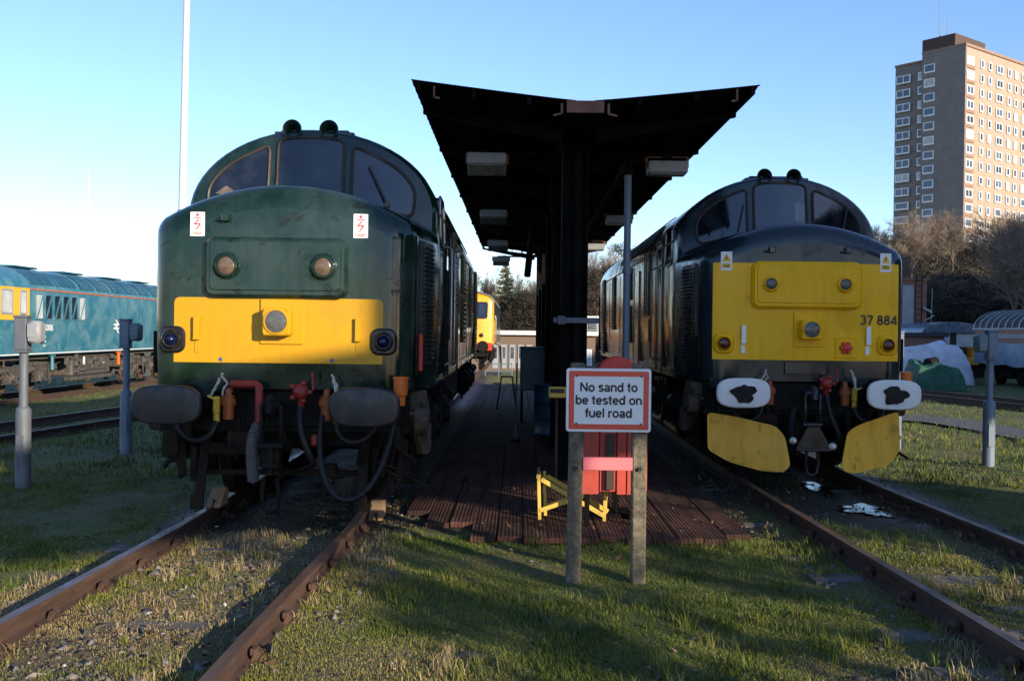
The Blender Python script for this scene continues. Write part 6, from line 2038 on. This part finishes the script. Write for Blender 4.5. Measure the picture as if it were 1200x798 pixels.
# ------------------------------------------------------------------ unseen bridge and trees added behind the viewer to throw the shade
def shade(sx, sy, t):
    return (sx + SUN_DIR.x * t, sy + SUN_DIR.y * t)
if SHADE:
    U_ = Vector((math.sin(R(SUN_AZ)), -math.cos(R(SUN_AZ)))); PV = Vector((math.cos(R(SUN_AZ)), math.sin(R(SUN_AZ))))
    def up_(a, p): return U_ * a + PV * p
    rot = math.atan2(PV.y, PV.x)
    c = up_(13, 1)
    fb = empty('shade_bridge', (c.x, c.y, 0), rot, 'dark unseen bridge added behind the viewer to throw shade', 'shade_bridge')  # invented out of view to throw a level band of shade
    mb = MB(); mb.box((0, 0, 6.2), (8.4, 2.0, .30)); mb.build('deck', M['canopysteel'], fb)
    for t in (-1, 1):
        mb = MB(); mb.box((0, t * 1.0, 6.68), (8.4, .06, .86)); mb.build('parapet', M['brownpost'], fb)
    mb = MB()
    for x in (-3.6, .3):
        for t in (-.8, .8): mb.bar((x, t, 0), (x, t, 6.1), .22)
    mb.build('pier', M['canopysteel'], fb)
    mb = MB(); mb.box((9.2, 0, 8.75), (10.0, 2.0, 5.1)); mb.build('shade_block', M['brickbrown'], fb, smooth=0)  # block added to keep sun off the sign and right-hand locomotive
    mb = MB(); mb.box((9.2, 0, 11.35), (10.6, 4.0, .3)); mb.build('shade_block_roof', M['roofdark'], fb)
    mb = MB(); mb.box((9.9, 0, 3.1), (3.9, 1.8, 6.2)); mb.build('shade_block_base', M['brickbrown'], fb, smooth=0)  # lower block added to shade the ploughs and right-hand track
    for x in (4.4, 13.8):
        for t in (-.8, .8):
            mb = MB(); mb.bar((x, t, 0), (x, t, 6.22), .16); mb.build('leg', M['canopysteel'], fb)
    back = [make_tree('shade_tree', (0, 0, 0), 'x', 'tree', 'bare trees added behind the viewer for shade', (M['bark'], M['twigdark']), seed=s, h=5.6, r0=.13, spread=.5, levels=4, twigs=10, nb=(9, 5, 4), first=.25, twig_len=.5, twig_r=.012) for s in (101, 102)]  # added out of view for broken shade on the foreground
    for k, (a, p, s, l) in enumerate(((8.0, 4.7, .80, 'small bare tree added behind the viewer nearest the tracks'), (9.5, 10.6, 1.05, 'small bare tree added behind the viewer farthest from the tracks'))):
        b = back[k]; q = up_(a, p); b.location = (q.x, q.y, 0); b.scale = (s, s, s); b['label'] = l
    q = up_(7.0, 7.4); copy_thing(back[0], (q.x, q.y, 0), 2.1, .74, 'small bare tree added behind the viewer between the other two')

# ------------------------------------------------------------------ grass, stones, leaves
rs = np.random.RandomState(77)
def scatter(n, y0, y1, xw=lambda y: .53 * y + .6, p=1.0):
    """points in the wedge the photograph covers, thinning with distance"""
    u = rs.rand(n)
    y = (y0 ** (2 - 1) if False else y0 * (y1 / y0) ** u)
    x = (rs.rand(n) * 2 - 1) * xw(y)
    return x, y

def on_walkway(x, y):
    return (x > -.98) & (x < 2.0) & (y > 9.3 + rs.rand(len(x)) * .12 + (x < -.85) * 1.0) & (y < 33)
def near_rail(x, y, w=.06):
    m = np.zeros(len(x), bool)
    for L in (TL, TR):
        c = line_x(L, y)
        for s in (-1, 1): m |= np.abs(x - c - s * .7525) < w
    return m

def grass(n, y0, y1, hlo, hhi, wid, seed, clump_t, tint_mid):
    x, y = scatter(n, y0, y1)
    bed = bed_mask(x, y); oil = oil_mask(x, y)
    cl = fbm(x, y, .9, seed, 3)
    long_ = np.clip((fbm(x, y, .55, seed + 5, 2) - .56) * 7, 0, 1)
    keep = rs.rand(n) < np.clip((cl - clump_t) * 5 + .45, .25, 1) * (1 - .30 * bed) * (1 - .97 * oil)
    keep &= ~on_walkway(x, y) & ~near_rail(x, y)
    x, y, bed, long_, cl = [a[keep] for a in (x, y, bed, long_, cl)]
    # right beside rails and walkway the grass is longer
    n = len(x)
    edge = np.exp(-((y - 9.05) / .30) ** 2) * ((x > -1.2) & (x < 2.6))
    for L in (TL, TR):
        c = line_x(L, y)
        for s in (-1, 1): edge = np.maximum(edge, .7 * np.exp(-((np.abs(x - c - s * .7525) - .14) / .10) ** 2))
    h = (hlo + (hhi - hlo) * rs.rand(n) ** 1.8) * (1 + 1.6 * long_ + .9 * edge) * (1 - .25 * bed)
    z = gtop(x, y)
    az = rs.rand(n) * 2 * PI; lean = .25 + .9 * rs.rand(n) ** 1.5
    dx, dy = np.cos(az), np.sin(az)
    sx, sy = -dy, dx
    w = wid * (.6 + .8 * rs.rand(n))
    def pt(t, ww, sgn):
        return np.stack([x + dx * lean * h * t * t * .8 + sx * ww * sgn, y + dy * lean * h * t * t * .8 + sy * ww * sgn, z + h * t * (1 - .25 * lean * t)], 1)
    V = np.concatenate([pt(0, w * .5, 1), pt(0, w * .5, -1), pt(.55, w * .42, 1), pt(.55, w * .42, -1), pt(1, 0, 1)], 0)
    i = np.arange(n)
    Q = np.stack([i, i + n, i + 3 * n, i + 2 * n], 1); T = np.stack([i + 2 * n, i + 3 * n, i + 4 * n], 1)
    dry = np.clip((fbm(x, y, 1.3, seed + 9, 3) - .5) * 3.2, -.5, .9)
    tint = np.clip(tint_mid + .28 * dry + .36 * bed + rs.randn(n) * .11 - .12 * long_, 0, 1)
    return V, Q, T, np.tile(tint, 5)
def grass_object(name, *a):
    V, Q, T, tint = grass(*a)
    tag(raw_mesh(name, V, [Q, T], M['grass'], {'tint': tint}), kind='stuff')
grass_object('grass', 640000, 5.0, 13.5, .007, .026, .0040, 3, .36, .38)
grass_object('grass_sward', 90000, 13.0, 46, .03, .075, .012, 4, .36, .37)
# taller separate tufts and dead stems
def tufts(n, y0, y1, hh, seed, tint_c, pick):
    rs2 = np.random.RandomState(seed)
    u = rs2.rand(n); y = y0 * (y1 / y0) ** u; x = (rs2.rand(n) * 2 - 1) * (.53 * y + .5)
    ok = pick(x, y, rs2) & ~((x > -.98) & (x < 2.0) & (y > 9.25)) & ~near_rail(x, y, .07) & (oil_mask(x, y) < .5)
    x, y = x[ok], y[ok]; m = 26
    X = np.repeat(x, m) + rs2.randn(len(x) * m) * .035; Y = np.repeat(y, m) + rs2.randn(len(x) * m) * .035
    k = len(X); h = hh * np.repeat(.6 + .8 * rs2.rand(len(x)), m) * (.5 + .7 * rs2.rand(k)); az = rs2.rand(k) * 2 * PI; lean = .2 + .8 * rs2.rand(k)
    dx, dy = np.cos(az), np.sin(az); z = gtop(X, Y); w = .0048 * (.6 + .8 * rs2.rand(k))
    def pt(t, ww, sg): return np.stack([X + dx * lean * h * t * t - dy * ww * sg, Y + dy * lean * h * t * t + dx * ww * sg, z + h * t * (1 - .3 * lean * t)], 1)
    V = np.concatenate([pt(0, w * .5, 1), pt(0, w * .5, -1), pt(.55, w * .45, 1), pt(.55, w * .45, -1), pt(1, 0, 1)], 0); i = np.arange(k)
    Q = np.stack([i, i + k, i + 3 * k, i + 2 * k], 1); T = np.stack([i + 2 * k, i + 3 * k, i + 4 * k], 1)
    tt = np.clip(np.repeat(tint_c + .15 * rs2.randn(len(x)), m) + .07 * rs2.randn(k), 0, 1)
    return V, Q, T, np.tile(tt, 5)
V, Q, T, tint = tufts(800, 5.2, 16, .12, 5, .34, lambda x, y, r: (fbm(x, y, .8, 31, 2) > .52) & (bed_mask(x, y) < .6) | (np.abs(y - 9.0) < .22) & (np.abs(x - .7) < 1.9) & (r.rand(len(x)) < .8))
tag(raw_mesh('grass_tufts', V, [Q, T], M['grass'], {'tint': tint}), kind='stuff')
V, Q, T, tint = tufts(1100, 5.2, 11, .085, 6, .82, lambda x, y, r: (bed_mask(x, y) > .4) & (fbm(x, y, .7, 37, 2) > .50))
tag(raw_mesh('dry_grass', V, [Q, T], M['grass'], {'tint': tint}), kind='stuff')

def chips(name, n, y0, y1, pick, smin, smax, mat, seed, flat=.6, tints=None):
    r = np.random.RandomState(seed); u = r.rand(n); y = y0 * (y1 / y0) ** u; x = (r.rand(n) * 2 - 1) * (.53 * y + .5)
    ok = pick(x, y, r); x, y = x[ok], y[ok]; n = len(x)
    base = np.array([[1, 0, 0], [-1, 0, 0], [0, 1, 0], [0, -1, 0], [0, 0, 1], [0, 0, -1], [.6, .6, .5], [-.6, .6, .5], [-.6, -.6, .5], [.6, -.6, .5]])
    base = base[:6]
    tri = np.array([[4, 0, 2], [4, 2, 1], [4, 1, 3], [4, 3, 0], [5, 2, 0], [5, 1, 2], [5, 3, 1], [5, 0, 3]])
    s = smin + (smax - smin) * r.rand(n) ** 3
    V = base[None] * (1 + .45 * r.randn(n, 6, 1)) * s[:, None, None]
    V = V + r.randn(n, 6, 3) * s[:, None, None] * .25
    a = r.rand(n) * 2 * PI; ca, sa = np.cos(a), np.sin(a)
    X = V[..., 0] * ca[:, None] - V[..., 1] * sa[:, None]; Y = V[..., 0] * sa[:, None] + V[..., 1] * ca[:, None]
    Z = V[..., 2] * flat
    V = np.stack([X + x[:, None], Y + y[:, None], Z + (gtop(x, y) + s * .15)[:, None]], 2).reshape(-1, 3)
    F = (tri[None] + (np.arange(n) * 6)[:, None, None]).reshape(-1, 3)
    tag(raw_mesh(name, V, F, mat, {'tint': np.repeat(np.clip(.45 + .25 * r.randn(n), 0, 1), 6)}), kind='stuff')
chips('ballast', 24000, 5.1, 14, lambda x, y, r: (r.rand(len(x)) < (.03 + .8 * bed_mask(x, y)) * np.clip((fbm(x, y, .8, 51, 3) - .40) * 5, .08, 1)) & ~near_rail(x, y, .05) & ~((x > -.9) & (x < 2) & (y > 9.2)), .007, .032, M['chip'], 8)
chips('loose_stones', 130, 5.1, 12, lambda x, y, r: (r.rand(len(x)) < .15 + .85 * bed_mask(x, y)) & ~near_rail(x, y, .08) & ~((x > -.9) & (x < 2) & (y > 9.2)), .035, .075, M['chip'], 9, .5)
def leaves(n, seed):
    r = np.random.RandomState(seed); u = r.rand(n); y = 5.1 * (14 / 5.1) ** u; x = (r.rand(n) * 2 - 1) * (.53 * y + .5)
    ok = (fbm(x, y, 1.1, 61, 3) + .25 * r.rand(n) > .66) | (r.rand(n) < .05)
    x, y = x[ok], y[ok]; n = len(x); s = .008 + .014 * r.rand(n)
    z = gtop(x, y) + .012 + .03 * r.rand(n)
    wk = (x > -.9) & (x < 2) & (y > 9.3); z = np.where(wk, .075, z)
    a = r.rand(n) * 2 * PI; tx = r.randn(n) * .35; ty = r.randn(n) * .35
    def pt(u, v):
        X = (np.cos(a) * u - np.sin(a) * v) * s; Y = (np.sin(a) * u + np.cos(a) * v) * s
        return np.stack([x + X, y + Y, z + tx * X + ty * Y + .004 * (u * u)], 1)
    V = np.concatenate([pt(-1.2, 0), pt(-.2, -.75), pt(1.3, 0), pt(-.2, .75)], 0); i = np.arange(n)
    tag(raw_mesh('fallen_leaves', V, np.stack([i, i + n, i + 2 * n, i + 3 * n], 1), M['leaf'], {'tint': np.tile(r.rand(n), 4)}), kind='stuff')
leaves(5000, 14)
